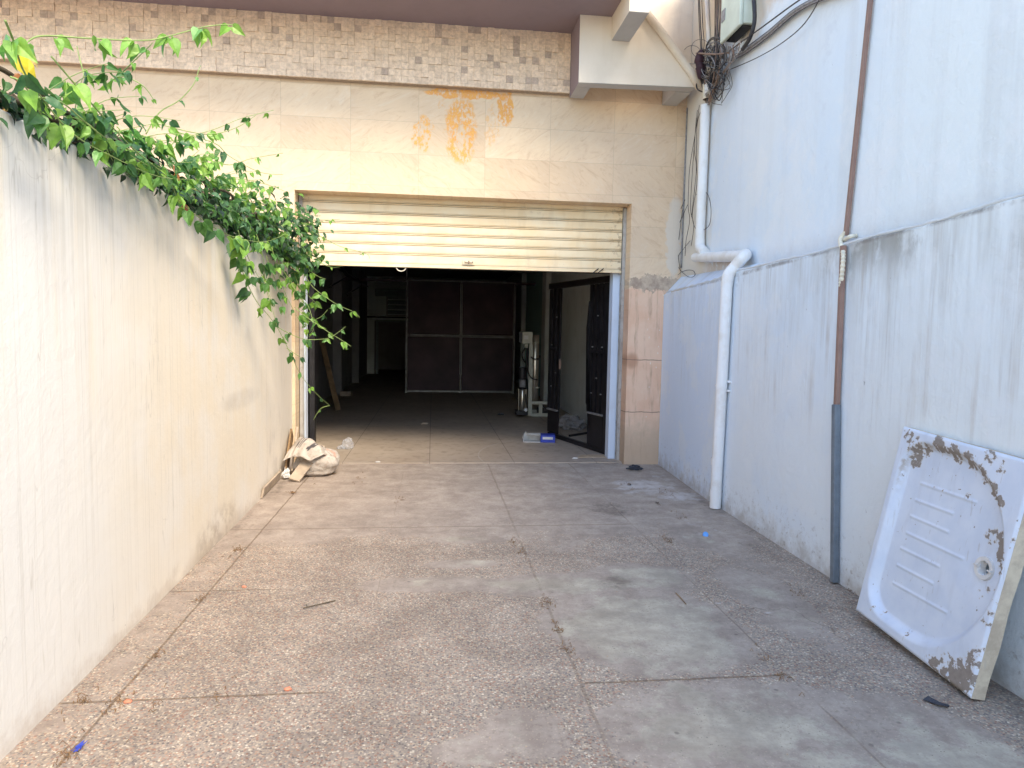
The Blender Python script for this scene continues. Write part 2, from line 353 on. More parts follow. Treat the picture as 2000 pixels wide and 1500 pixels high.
def mat_ground():
    m = Mat('washed_concrete'); x, y, z = m.xyz(); a = m.attr(); cs = m.n.new('ShaderNodeSeparateColor'); m.lk(a.outputs['Color'], cs.inputs[0])
    cem, dirt, wht = cs.outputs
    n1 = m.noise(1.4, detail=4, rough=.65); n2 = m.noise(7, detail=5, rough=.7); n3 = m.noise(40, detail=3, rough=.7)
    # pebbles
    vd = m.vor(112, m.pos, out='Distance'); vc = m.vor(112, m.pos, out='Color'); r_, g_, b_ = m.xyz(vc)
    peb = m.mix(m.ss(r_, .05, .4), (.23,.20,.185), (.34,.29,.25))
    peb = m.mix(m.ss(r_, .45, .7), peb, (.44,.38,.31)); peb = m.mix(m.ss(r_, .82, .95), peb, (.58,.53,.46))
    peb = m.mix(m.M('MULTIPLY', m.ss(g_, .7, .8), .7), peb, (.10,.10,.115))
    peb = m.mix(m.M('MULTIPLY', m.ss(b_, .8, .9), .6), peb, (.33,.17,.12))
    grout = m.mix(n2, (.26,.23,.21), (.33,.295,.27))
    agg = m.mix(m.ss(vd, .42, .75), peb, grout)
    sm = m.mix(m.ss(n2, .35, .65), (.29,.25,.23), (.36,.32,.295))          # worn smooth skin
    sm = m.mix(m.M('MULTIPLY', m.ss(n3, .5, .7), .5), sm, (.19,.16,.14))
    cm = m.mix(m.ss(n2, .3, .7), (.33,.305,.27), (.45,.42,.37)); cm = m.mix(m.M('MULTIPLY', m.ss(m.noise(3.1, detail=6, rough=.8), .5, .62), .5), cm, (.29,.27,.245)); cm = m.mix(m.M('MULTIPLY', m.ss(n3, .5, .7), .45), cm, (.27,.255,.235))
    cm = m.mix(m.M('MULTIPLY', m.ss(n1, .5, .65), .5), cm, (.31,.275,.24))
    # where is the aggregate still exposed
    ex = m.M('ADD', m.ss(y, 5.7, 4.3, -.30, .28), m.M('MULTIPLY', m.M('SUBTRACT', n1, .5), 1.0))
    ex = m.M('ADD', ex, m.M('MULTIPLY', m.M('SUBTRACT', n2, .5), .5)); ex = m.M('SUBTRACT', ex, m.M('MULTIPLY', cem, 1.1))
    ex = m.M('SUBTRACT', ex, m.ss(x, -1.15, -1.4, 0, .22))
    exm = m.ss(m.M('ADD', ex, m.M('MULTIPLY', m.M('SUBTRACT', n3, .5), .5)), -.04, .12)
    spk = m.M('MULTIPLY', m.ss(r_, .80, .84), m.ss(vd, .45, .3))
    sm2 = m.mix(m.M('MULTIPLY', spk, .55), sm, (.46,.41,.34)); cm2 = m.mix(m.M('MULTIPLY', m.M('MULTIPLY', m.ss(g_, .8, .86), m.ss(vd, .45, .2)), m.ss(n2, .45, .6)), cm, (.19,.17,.155))
    cmm = m.ss(m.M('ADD', cem, m.M('ADD', m.M('MULTIPLY', m.M('SUBTRACT', m.noise(2.6, detail=6, rough=.72), .5), 2.6), m.M('MULTIPLY', m.M('SUBTRACT', n3, .5), .8))), .42, .60)
    c = m.mix(cmm, sm2, cm2); c = m.mix(exm, c, agg)
    gm = m.noise(2.8, m.V('ADD', m.pos, (4,7,0)), detail=6, rough=.75); c = m.mix(1, c, m.mix(m.ss(gm, .36, .64), (.84,.83,.82), (1.09,1.09,1.08)), 'MULTIPLY')
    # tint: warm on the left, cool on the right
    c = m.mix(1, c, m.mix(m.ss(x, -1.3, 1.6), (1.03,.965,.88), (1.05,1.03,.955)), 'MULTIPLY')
    c = m.mix(1, c, m.mix(m.ss(y, 3.2, 6.5), (.97,.97,.97), (1.12,1.12,1.12)), 'MULTIPLY')  # paler towards the garage: offsets light falloff in the colour
    # joints
    jn = m.noise(2.3, detail=3, rough=.7); jb_ = m.ss(jn, .38, .58, .12, 1); jb2 = m.ss(jn, .62, .42, .12, 1)
    wob = m.M('MULTIPLY', m.M('SUBTRACT', m.noise(5, detail=4), .5), .018); jj = None
    for k, (p, w, st) in enumerate([(-1.255,.006,.95),(-.30,.003,.35),(.65,.008,.5),(1.60,.005,.6)]):
        l = m.M('MULTIPLY', m.ss(m.M('ABSOLUTE', m.M('SUBTRACT', m.M('ADD', x, wob), p)), w*1.5, w*.5), st if k == 0 else m.M('MULTIPLY', jb_ if k % 2 else jb2, st))
        jj = l if jj is None else m.M('MAXIMUM', jj, l)
    for k, (p, x0, x1, st) in enumerate([(2.80,-1.5,-.45,.9),(2.785,.66,1.58,.9),(3.98,-1.5,-.9,.85),(5.215,-1.5,1.6,.75),(1.6,-1.5,2.5,.6),(6.42,-1.5,2.5,.25),(.4,-1.5,2.5,.6),(-.8,-1.5,2.5,.6)]):
        l = m.M('MULTIPLY', m.ss(m.M('ABSOLUTE', m.M('SUBTRACT', m.M('ADD', y, wob), p)), .010, .004), st)
        l = m.M('MULTIPLY', l, m.M('MULTIPLY', m.ss(x, x0-.02, x0+.02), m.ss(x, x1+.1, x1-.05))); jj = m.M('MAXIMUM', jj, l)
    crk = m.ss(m.vor(.75, m.V('ADD', m.pos, m.sc(m.noise(2.5, color=True, detail=4), .35)), 'DISTANCE_TO_EDGE'), .006, .001)
    crk = m.M('MULTIPLY', crk, m.M('MULTIPLY', m.ss(x, 1.5, 1.8), m.ss(n1, .5, .6, 0, .6))); jj = m.M('MAXIMUM', jj, crk)
    jc = m.mix(m.ss(n3, .4, .6), (.07,.05,.038), (.20,.13,.075))
    c = m.mix(m.M('MULTIPLY', jj, .75), c, jc)
    c = m.mix(m.M('MULTIPLY', m.ss(m.M('ADD', dirt, m.M('MULTIPLY', m.M('SUBTRACT', m.noise(5, detail=5, rough=.75), .5), 2.4)), .35, 1.15), .7), c, (.115,.092,.075))
    c = m.mix(m.M('MULTIPLY', m.ss(m.M('ADD', wht, m.M('MULTIPLY', m.M('SUBTRACT', m.noise(6, detail=5, rough=.75), .5), 2.6)), .35, 1.1), .75), c, (.60,.58,.56))
    dsp = m.M('MULTIPLY', m.ss(m.M('ADD', m.vor(7), m.M('MULTIPLY', n3, .12)), .15, .10), m.ss(jn, .5, .58))
    c = m.mix(m.M('MULTIPLY', dsp, .5), c, (.09,.075,.065))
    hh = m.M('ADD', m.M('MULTIPLY', n2, 1.6), m.M('MULTIPLY', n3, .25))
    nn = m.bump(hh, .25, .006)
    nn = m.bump(m.M('SUBTRACT', 1, vd), .5, .005, nn); m.lk(m.M('MULTIPLY', exm, .5), nn.node.inputs['Strength'])
    return m.out(c, m.mr(n2, .3, .7, .72, .92), nn, spec=.3)

def mat_floor():
    m = Mat('garage_floor'); x, y, z = m.xyz(); n1 = m.noise(1.1, detail=6, rough=.7); n2 = m.noise(9, detail=5)
    c = m.mix(m.ss(n1, .3, .7), (.38,.305,.235), (.46,.38,.30)); c = m.mix(m.M('MULTIPLY', m.ss(n2, .5, .7), .4), c, (.17,.135,.105))
    jj = m.ss(m.M('ABSOLUTE', m.M('SUBTRACT', m.M('FRACT', m.M('DIVIDE', m.M('ADD', x, 10.31), .98)), .5)), .006, .002)
    c = m.mix(m.M('MULTIPLY', jj, .7), c, (.06,.05,.04))
    # scraped arc left by the gate
    d = m.V('LENGTH', m.V('SUBTRACT', m.comb(x, y, 0), (2.2, 8.17, 0)))
    arc = m.M('MULTIPLY', m.ss(m.M('ABSOLUTE', m.M('SUBTRACT', d, 1.63)), .012, .004), m.M('MULTIPLY', m.ss(x, 1.6, 1.3), m.ss(n2, .35, .5)))
    c = m.mix(m.M('MULTIPLY', arc, .6), c, (.5,.46,.4))
    thr = m.M('MULTIPLY', m.ss(y, 8.35, 7.85), m.ss(n1, .35, .6)); c = m.mix(m.M('MULTIPLY', thr, .5), c, (.36,.30,.25))
    return m.out(c, .6, m.bump(n1, .3, .02, m.bump(n2, .2, .004)), spec=.35)

def mat_shutter():
    m = Mat('cream_shutter'); x, y, z = m.xyz(); n = m.noise(3, detail=5, rough=.65)
    c = m.mix(m.ss(n, .35, .65), (.82,.63,.375), (.83,.69,.465))
    f = m.M('FRACT', m.M('DIVIDE', m.M('SUBTRACT', z, 2.385), .112))
    g = m.ss(m.M('ABSOLUTE', m.M('SUBTRACT', f, .5)), .36, .5)
    nn = m.noise(1, m.sc(m.pos, (4, 4, 60)), detail=6, rough=.7)
    edge = m.M('ADD', m.ss(x, -1.2, -1.5, 0, .6), m.ss(x, 1.9, 2.25, 0, .8))
    zt = m.M('SUBTRACT', m.M('SUBTRACT', z, m.M('MULTIPLY', m.M('SUBTRACT', x, .37), .003)), 2.385)
    zf = m.M('MULTIPLY', m.M('SUBTRACT', m.M('FRACT', m.M('DIVIDE', m.M('ADD', zt, .056), .112)), .5), .112)
    for off, wd, am in ((-.007,.003,.6),(.0105,.004,.9),(.0225,.0025,.4)):
        ln = m.ss(m.M('ABSOLUTE', m.M('SUBTRACT', zf, off)), wd, wd*.35)
        c = m.mix(m.M('MULTIPLY', m.M('MULTIPLY', ln, m.ss(nn, .25, .5, .55, 1)), am), c, (.16,.10,.06))
    dd = m.M('MULTIPLY', m.ss(m.noise(14, detail=7, rough=.75), .52, .62), m.M('ADD', edge, m.M('MULTIPLY', m.ss(m.noise(1.5), .52, .62), .25)))
    c = m.mix(m.M('MULTIPLY', dd, .8), c, (.24,.14,.08))
    c = m.mix(m.M('MULTIPLY', m.ss(m.noise(1, m.sc(m.pos, (9,9,2)), detail=5), .56, .7), .16), c, (.5,.35,.18))
    return m.out(c, .5, m.bump(m.noise(2, m.sc(m.pos, (1,1,4))), .3, .01), spec=.4)

def mat_leaf():
    m = Mat('vine_leaf'); a = m.attr(); n = m.noise(45, detail=4)
    c = m.mix(1, a.outputs['Color'], m.mix(m.ss(n, .3, .7), (.82,.85,.8), (1.15,1.12,1.1)), 'MULTIPLY')
    m.out(c, .42, m.bump(m.noise(90), .25, .003), spec=.45)
    tr = m.n.new('ShaderNodeBsdfTranslucent'); m.lk(m.mix(1, c, (1.25,1.5,.7), 'MULTIPLY'), tr.inputs[0])
    mx = m.n.new('ShaderNodeMixShader'); mx.inputs[0].default_value = .33
    m.t.links.new(m.b.outputs[0], mx.inputs[1]); m.t.links.new(tr.outputs[0], mx.inputs[2])
    m.t.links.new(mx.outputs[0], m.n['Material Output'].inputs['Surface']); return m.m

def mat_tray():
    m = Mat('chipped_enamel'); a = m.attr(); cs = m.n.new('ShaderNodeSeparateColor'); m.lk(a.outputs['Color'], cs.inputs[0])
    chip, side, grime = cs.outputs
    n = m.noise(34, detail=6, rough=.62); n2 = m.noise(9, detail=4)
    k = m.ss(m.M('ADD', chip, m.M('MULTIPLY', m.M('SUBTRACT', n, .5), 1.9)), .60, .64)
    iso = m.M('MULTIPLY', m.ss(m.noise(30, m.V('ADD', m.pos, (5,5,5)), detail=5, rough=.6), .685, .70), m.ss(n2, .42, .5))
    k = m.mx(k, iso)
    c = m.mix(m.ss(n2, .3, .7), (.60,.665,.76), (.67,.725,.80))
    c = m.mix(m.M('MULTIPLY', m.ss(m.noise(1, m.sc(m.pos, (12,12,3)), detail=5), .52, .7), .25), c, (.48,.50,.54))
    c = m.mix(m.M('MULTIPLY', grime, m.ss(n, .35, .6)), c, (.38,.33,.27))
    c = m.mix(side, c, m.mix(m.ss(m.noise(8, detail=6, rough=.7), .35, .65), (.62,.55,.42), (.44,.37,.28)))
    base = m.mix(m.noise(50, detail=5), (.20,.17,.145), (.34,.295,.25))
    halo = m.ss(m.M('ADD', chip, m.M('MULTIPLY', m.M('SUBTRACT', n, .5), 1.9)), .50, .60); c = m.mix(m.M('MULTIPLY', halo, .5), c, (.60,.52,.42))
    scr = m.ss(m.noise(1, m.sc(m.pos, (60,60,5)), detail=4), .66, .70); c = m.mix(m.M('MULTIPLY', scr, .35), c, (.42,.40,.38))
    c = m.mix(k, c, base)
    nn = m.bump(m.M('MULTIPLY', k, -1.), .5, .004)
    return m.out(c, m.M('ADD', m.M('MULTIPLY', m.M('MAXIMUM', k, side), .35), .50), nn, spec=.5)

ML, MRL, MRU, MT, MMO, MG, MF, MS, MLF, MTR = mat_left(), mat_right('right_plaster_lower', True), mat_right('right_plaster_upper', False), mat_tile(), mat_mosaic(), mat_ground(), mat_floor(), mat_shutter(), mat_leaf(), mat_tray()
def paint(name, col, dirtc, amt=.3, rough=.75, s=2.5):
    m = Mat(name); n = m.noise(s, detail=6, rough=.65); n2 = m.noise(1, m.sc(m.pos, (8,8,1.2)), detail=5)
    c = m.mix(m.M('MULTIPLY', m.ss(n, .45, .7), amt), col, dirtc); c = m.mix(m.M('MULTIPLY', m.ss(n2, .52, .7), amt*.6), c, dirtc)
    sp = m.M('MULTIPLY', m.ss(m.vor(13, m.V('ADD', m.pos, m.sc(m.noise(20, color=True), .06))), .07, .03), m.ss(m.noise(2.7), .5, .6))
    c = m.mix(m.M('MULTIPLY', sp, .6), c, tuple(v*.35 for v in col))
    return m.out(c, rough, m.bump(m.noise(5), .35, .012, m.bump(m.noise(45, detail=4), .25, .004)), spec=.25)
M_cream = paint('cream_paint', (.80,.705,.575), (.70,.59,.45), .35)
M_creamwall = paint('cream_render', (.78,.69,.56), (.60,.51,.41), .5)
M_mauve = paint('mauve_soffit', (.30,.235,.25), (.25,.20,.21), .35)
M_under = paint('grey_underside', (.50,.48,.46), (.42,.40,.38), .35)
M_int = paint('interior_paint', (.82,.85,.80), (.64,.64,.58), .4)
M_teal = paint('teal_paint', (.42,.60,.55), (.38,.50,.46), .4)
M_intdark = paint('interior_dark_paint', (.30,.28,.27), (.18,.16,.15), .5)  # dull dark tone for garage left wall, ceiling, far end and rubble
M_jamb = paint('jamb_paint', (.62,.69,.80), (.5,.5,.5), .3)
M_pipe = paint('white_pvc', (.80,.80,.79), (.62,.56,.47), .4, .42, 6)
M_black = simple('black_steel', (.017,.015,.016), .42, .3, .4, 9, .2, .5)
M_panel = simple('maroon_sheet', (.052,.024,.030), .55, .1, .5, 2, .1, .4)
M_gframe = simple('grey_steel', (.30,.29,.28), .5, .5, .3, 8)
M_rail = paint('galvanised_rail', (.42,.40,.37), (.25,.21,.17), .7, .5, 9)
M_brown = simple('brown_conduit', (.27,.17,.135), .6, 0, .12, 10)
M_greyp = simple('grey_conduit', (.15,.18,.21), .55, 0, .2, 14)
M_ribw = simple('flex_hose_white', (.72,.66,.52), .6, 0, .2, 20)
M_cab = simple('black_cable', (.035,.033,.035), .55, 0, .3, 30)
M_cabg = simple('grey_cable', (.26,.25,.25), .6, 0, .3, 30)
M_cabb = simple('brown_cable', (.24,.16,.12), .6, 0, .3, 30)
M_boxp = simple('pale_green_plastic', (.60,.66,.56), .45, 0, .1, 6)
M_tape = simple('maroon_tape', (.045,.018,.026), .7, 0, .3, 20)
M_paper = simple('white_paper', (.66,.64,.60), .8, 0, .1, 20)
M_card = simple('cardboard', (.46,.35,.24), .9, 0, .18, 12)
M_wood = simple('weathered_board', (.42,.335,.25), .85, 0, .22, 9)
M_woodd = simple('brown_board', (.27,.17,.085), .85, 0, .35, 9)
M_blue = simple('blue_print', (.035,.06,.38), .5, 0, .15, 9)
M_steel = simple('stainless_steel', (.55,.50,.42), .3, .9, .1, 9)
M_beige = simple('beige_enamel', (.52,.50,.40), .5, 0, .1, 9)
M_dryleaf = simple('dry_leaf', (.20,.12,.06), .9, 0, .5, 30)
M_pink = simple('pink_stone', (.68,.25,.15), .8, 0, .2, 40)
M_stem = simple('green_stem', (.22,.30,.09), .6, 0, .25, 25)
M_wstem = simple('woody_stem', (.085,.065,.04), .9, 0, .3, 25)
M_cap = simple('blue_cap', (.10,.32,.75), .4, 0, .05, 9)
M_dark = simple('black_scrap', (.04,.045,.06), .5, 0, .2, 9)
M_slat = simple('vent_slats', (.33,.36,.35), .6, 0, .15, 9)

# ------------------------------------------------------------------ ground
def spots(x, y, L):
    s = 0
    for (cx, cy, rx, ry, a) in L:
        d = ((x-cx)/rx)**2+((y-cy)/ry)**2
        s = max(s, a*max(0, min(1, .75*(1.25-d))))
    return s
CEM = [(1.12,3.35,.55,.58,.95),(1.2,2.4,.6,.42,.75),(1.9,2.2,.3,.4,.6),(.75,3.95,.5,.22,.8),(.1,4.0,.6,.14,.5),(.3,4.9,.3,.12,.55),(.2,4.35,.28,.1,.6),(1.3,4.0,.4,.3,.7),(1.95,3.6,.25,.7,.5),(.15,2.35,.16,.12,.5),(.35,2.45,.2,.2,.45),(2.1,4.6,.3,.8,.3),(1.7,1.5,.8,.9,.6)]
DRT = [(-1.44,6.6,.07,.8,.8),(-1.42,3.2,.05,1.2,.45),(.15,6.9,.3,.1,.45),(1.9,5.9,.2,.1,.5),(-.8,6.2,.25,.1,.4),(.9,4.7,.16,.08,.4),(2.3,4.6,.12,.3,.5),(1.75,2.9,.1,.2,.5),(1.13,3.95,.16,.14,1),(1.55,5.7,.33,.28,.95),(1.3,6.2,.25,.16,.45),(1.0,7.0,.14,.10,.6),(-.1,5.95,.3,.12,.4),(2.5,3.4,.1,.9,.7),(2.45,2.6,.25,.5,.8),(2.5,5.5,.12,1.6,.5),(-1.45,5,.09,2.8,.55),(-1.3,7.2,.5,.25,.6),(.6,5.7,.4,.1,.45),(2.0,4.2,.12,.06,.5),(.9,6.6,.3,.1,.4),(1.75,4.1,.1,.35,.5)]
WHT = [(2.1,6.55,.4,.42,.95),(2.35,6.1,.25,.3,.95),(1.3,6.6,.16,.16,.6),(1.62,3.6,.05,.03,.8),(1.85,3.45,.05,.03,.9),(2.45,6.9,.15,.5,.5),(2.2,5.2,.4,.5,.3)]
ground = MB()
xs = [-40,-20,-10,-4]+[-1.6+.025*i for i in range(int(4.4/.025)+1)]+[5,10,20,40]
ys = [-40,-20,-10,-5,-1]+[1.2+.03*i for i in range(int(6.6/.03))]+[7.79]
for Y in ys:
    for X in xs: ground.v.append((X, Y, 0.0))
nx = len(xs)
ground.f = [(j*nx+i, j*nx+i+1, (j+1)*nx+i+1, (j+1)*nx+i) for j in range(len(ys)-1) for i in range(nx-1)]
for i, (X, Y, Z) in enumerate(ground.v): ground.c[i] = (spots(X, Y, CEM), spots(X, Y, DRT), spots(X, Y, WHT))
tag(ground.build('ground', MG, loc=(0,0,0)), kind='structure')
fl = MB(); fl.box(-2.5, 3.2, 7.792, 30, -.1, .014)
tag(fl.build('garage_floor', MF), kind='structure')

# ------------------------------------------------------------------ left wall
lw = MB()
ys_ = [-4+.25*i for i in range(47)]+[7.698]
top = lambda y: 2.245+.012*math.sin(y*2.1)
def lwx(y): return lerp1(y, [-4, 3, 6, 7.7], [-1.455, -1.465, -1.50, -1.53])
sect = []
for y in ys_:
    sect.append([(lwx(y), y, -.05), (lwx(y), y, 1.1), (lwx(y), y, top(y)-.012), (lwx(y)-.012, y, top(y)), (lwx(y)-.2, y, top(y)), (lwx(y)-.2, y, -.05)])
for s0 in sect: lw.v += s0
k = 6
lw.f = [(j*k+i, j*k+(i+1)%k, (j+1)*k+(i+1)%k, (j+1)*k+i) for j in range(len(ys_)-1) for i in range(k)]+[(0,1,2,3,4,5), tuple((len(ys_)-1)*k+i for i in range(k))]
tag(lw.build('boundary_wall', ML), 'cream plastered wall with grey run-off streaks, carrying the green creeper, left of the driveway', 'wall')

# ------------------------------------------------------------------ right wall
YL = [-4,0,2,3,3.6,4.4,5.2,6,6.6,7.2,7.698]
def xl(y): return lerp1(y, [-4,3,4.4,6,7.7], [2.47,2.50,2.52,2.55,2.66])
def zl(y): return lerp1(y, [-4,0,2.74,4.05,5.6,6,7.7], [2.3,2.22,2.13,2.085,2.065,2.03,2.0])
def xu(y): return lerp1(y, [-4,2.8,4,5.5,7.7], [2.505,2.535,2.585,2.685,2.855])
def zu(y): return lerp1(y, [-4,2.7,4,5,6,7.7], [2.33,2.15,2.105,2.11,2.15,2.21])
rw = E('rendered_wall', (2.6, 3, 0), 'tall white rendered wall, tinted blue as by sky light, with a projecting streaked base, right of the driveway', 'wall')
lo = MB(); FY_ = list(np.arange(-4, 7.69, .12))+[7.698]
for y in FY_:
    j = lambda s: .006*mnoise.noise(Vector((y*9, s, 0)))+.004*mnoise.noise(Vector((y*30, s, 3)))
    wv = .012*mnoise.noise(Vector((y*1.7, 0, 4))); lo.v += [(xl(y), y, -.05), (xl(y)+.002, y, 1.0), (xl(y)+j(1), y, zl(y)-.012+wv), (xl(y)+.015, y, zl(y)+wv+j(2)), (xu(y)+.01, y, zu(y)+j(3)), (xu(y)+.25, y, zu(y)), (xu(y)+.25, y, -.05)]
k = 7; n = len(FY_)
lo.f = [(j*k+i, (j+1)*k+i, (j+1)*k+(i+1)%k, j*k+(i+1)%k) for j in range(n-1) for i in range(k)]+[tuple(range(k)), tuple((n-1)*k+i for i in range(k))]
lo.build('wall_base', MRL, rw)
lip = MB(); ly = [y for y in np.arange(-3.9, 7.5, .06)]
lip.tube([(xl(y)+.016+.006*mnoise.noise(Vector((y*7,0,1))), y, zl(y)+.004+.012*mnoise.noise(Vector((y*1.7, 0, 4)))+.006*mnoise.noise(Vector((y*11,2,1)))) for y in ly], [.011*(1+.9*mnoise.noise(Vector((y*9,0,7)))) for y in ly], 7)
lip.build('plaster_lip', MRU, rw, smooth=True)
up = MB()
for y in YL+[8.3]: up.v += [(xu(min(y,7.7)), y, zu(y)-.03), (xu(min(y,7.7)), y, 5.6), (xu(min(y,7.7))+.2, y, 5.6), (xu(min(y,7.7))+.2, y, zu(y)-.03)]
n = len(YL)+1
up.f = [(j*4+i, (j+1)*4+i, (j+1)*4+(i+1)%4, j*4+(i+1)%4) for j in range(n-1) for i in range(4)]+[(0,1,2,3), tuple((n-1)*4+i for i in range(4))]
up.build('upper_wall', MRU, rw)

# ------------------------------------------------------------------ the building
FYP = 7.70; OL, OR_, OT = -1.495, 2.245, 3.012
bd = E('garage_building', (0, 7.7, 0), 'building front clad in beige stone tile above the open garage, with mauve balcony soffit', 'building')
fc = MB()
def rect(mb, x0, x1, z0, z1, y): mb.quad((x0,y,z0),(x1,y,z0),(x1,y,z1),(x0,y,z1))
for (x0, x1, z0, z1) in [(-9,OL,-.02,OT),(OL,OR_,OT,4.3),(-9,OL,OT,4.3),(OR_,2.856,OT,4.3),(OR_,2.856,-.02,OT)]: rect(fc, x0, x1, z0, z1, FYP)
yb = 7.96
fc.quad((OL,FYP,0),(OL,yb,0),(OL,yb,OT),(OL,FYP,OT)); fc.quad((OR_,FYP,0),(OR_,yb,0),(OR_,yb,OT),(OR_,FYP,OT))
fc.quad((OL,FYP,OT),(OR_,FYP,OT),(OR_,yb,OT),(OL,yb,OT))
fc.build('tiled_facade', MT, bd)
# mosaic fascia: individual split tiles
ms = MB(); tw = .0705; z0 = 4.165
ms.box(-9, 1.476, 7.632, 7.698, 4.165, 4.95, (.42,.33,.25))
nrow = 9; nc = int((1.476+6)/tw)
for r in range(nrow):
    for c in range(nc+1):
        x1 = 1.474-c*tw; x0 = x1-tw+.0012; za = z0+.002+r*tw; zb = za+tw-.0012
        d = random.choice([0,0,0,.004,.008,.012])+random.uniform(0,.002)
        t = random.random(); g = random.uniform(.94,1.06)
        col = (.86,.68,.50) if t > .35 else ((.79,.62,.455) if t > .045 else (.56,.44,.345))
        ms.box(x0, x1, 7.61-d, 7.631, za, min(zb, 4.92), tuple(v*g for v in col))
ms.build('mosaic_fascia', MMO, bd)
# soffit slab, upper storey, beams
sl = MB(); sl.box(-9, 1.812, 6.50, 7.69, 4.80, 4.92); sl.build('balcony_soffit', M_mauve, bd)
us = MB(); us.box(-9, 3.2, 6.45, 6.498, 4.78, 5.6); us.build('balcony_parapet', M_cream, bd)
uw = MB(); uw.box(-9, 3.1, 7.72, 8.1, 4.302, 6.5); uw.build('upper_storey_wall', M_creamwall, bd)
cw = MB(); cw.box(1.60, 2.853, 7.60, 7.698, 4.301, 6.0); cw.build('corner_wall', M_creamwall, bd)
# box beam: front panel with sloping top, side cheeks, cross beam
YP = 7.15
fp = MB(); fp.prism([(1.477,YP,4.12),(2.74,YP,4.145),(2.70,YP,4.215),(2.11,YP,4.895),(1.812,YP,4.895),(1.812,YP,4.798),(1.477,YP,4.798)], (0,.13,0))
fp.build('box_beam_panel', M_cream, bd)
ck = MB(); ck.box(1.479, 1.63, YP+.132, 7.606, 4.115, 4.797); ck.build('box_beam_cheek', M_under, bd)
ckm = MB(); ckm.box(1.4765, 1.4785, YP+.001, 7.608, 4.117, 4.797); ckm.build('mauve_cheek_face', M_mauve, bd)
ck = MB(); ck.box(2.56, 2.73, YP+.132, 7.697, 4.125, 4.30); ck.build('box_beam_cheek', M_under, bd)
un = MB(); un.prism([(1.478,YP+.001,4.117),(2.739,YP+.001,4.142),(2.739,YP+.13,4.142),(1.478,YP+.13,4.117)], (0,0,-.002)); un.build('beam_underside', M_under, bd)
bm_ = MB(); bm_.box(1.8145, 2.008, 6.502, YP-.001, 4.565, 5.3); bm_.build('cross_beam', M_cream, bd)
bu = MB(); bu.box(1.816, 2.006, 6.504, YP-.003, 4.561, 4.564); bu.build('beam_underside', M_under, bd)
dp = MB(); dp.tube([(2.06,YP-.03,4.97),(2.36,YP-.03,4.64),(2.68,YP-.03,4.27),(2.77,YP-.03,4.13)], .040, 14)
tag(dp.build('drain_pipe', M_creamwall, smooth=True), 'thin cream painted pipe running diagonally down along the box beam under the balcony', 'pipe')

# interior
iw = MB()
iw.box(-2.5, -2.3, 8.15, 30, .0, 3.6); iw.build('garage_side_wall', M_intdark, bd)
iw = MB(); iw.box(2.6, 2.8, 8.15, 30, .0, 3.6)
for (ya, yb2, d) in [(15.0,15.5,.12),(19.0,19.5,.14)]: iw.box(2.6-d, 2.599, ya, yb2, 0, 3.5)
iw.build('garage_side_wall', M_int, bd)
tl = MB(); tl.box(2.585, 2.598, 15.52, 18.98, .0, 3.5); tl.build('teal_wall_band', M_teal, bd)
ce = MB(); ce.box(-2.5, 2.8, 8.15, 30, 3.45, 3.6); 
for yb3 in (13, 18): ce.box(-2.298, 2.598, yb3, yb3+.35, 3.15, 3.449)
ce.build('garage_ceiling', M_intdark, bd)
bk = MB(); YB = 24.5
bk.box(-2.298, -2.05, YB, YB+.2, .015, 3.448); bk.box(-2.05, 2.598, YB, YB+.2, 1.90, 3.448); bk.box(-.8, 2.598, YB, YB+.2, .015, 1.90)
bk.build('garage_back_wall', M_int, bd)
fr = MB(); fr.box(-1.99, -1.90, YB-.03, YB-.002, .015, 1.84); fr.box(-1.99, -.8, YB-.03, YB-.002, 1.84, 1.92); fr.build('back_doorway_frame', M_slat, bd)
ib = MB(); ib.box(-2.3, OL-.01, 7.97, 8.149, 0, 3.6); ib.box(OR_+.01, 2.6, 7.97, 8.149, 0, 3.6); ib.box(OL, OR_, 8.02, 8.149, 3.02, 3.6); ib.build('inner_front_wall', M_int, bd)
jb = MB(); jb.box(2.13, 2.252, 8.0, 8.145, .014, 2.9); jb.build('painted_jamb', M_jamb, bd)
jb = MB(); jb.box(-1.50, -1.44, 8.0, 8.145, .014, 2.9); jb.build('painted_jamb', M_jamb, bd)
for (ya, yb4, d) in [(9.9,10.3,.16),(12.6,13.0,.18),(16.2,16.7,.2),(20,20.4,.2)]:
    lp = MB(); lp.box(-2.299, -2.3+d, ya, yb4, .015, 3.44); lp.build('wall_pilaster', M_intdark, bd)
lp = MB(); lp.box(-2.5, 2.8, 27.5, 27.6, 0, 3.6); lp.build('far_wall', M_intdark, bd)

# vent, shelf, awning, back pipe
v = E('louvre_vent', at(775, 615, YB-.05), 'pale slatted vent window high on the garage back wall', 'vent')
f = MB(); pa, pb = at(755, 572, YB-.03), at(796, 618, YB-.03)
x0, x1, zt, zb = pa.x, pb.x, pa.z, pb.z
f.box(x0, x1, YB-.05, YB-.002, zt-.04, zt); f.box(x0, x1, YB-.05, YB-.002, zb, zb+.04); f.box(x0, x0+.04, YB-.05, YB-.002, zb+.041, zt-.041)
f.build('vent_frame', M_gframe, v)
for i in range(4):
    s_ = MB(); zz = zb+.06+i*(zt-zb-.1)/4
    s_.obox((x0+.045, YB-.05, zz), (x1-x0-.05, 0, 0), (0, .04, .05), (0, -.005, .10)); s_.build('slat', M_slat, v)
d = MB(); d.box(-2.0, -.8, YB-.35, YB-.004, 2.75, 2.98); d.box(-1.95, -.85, YB-.36, YB-.352, 2.80, 2.93)
tag(d.build('wall_unit', M_slat, bevel=.02), 'long pale horizontal unit fixed above the slatted vent at the back of the garage', 'wall unit')
d = MB(); d.tube([(-2.29,YB-.06,2.02),(.3,YB-.06,2.02)], .025, 8)
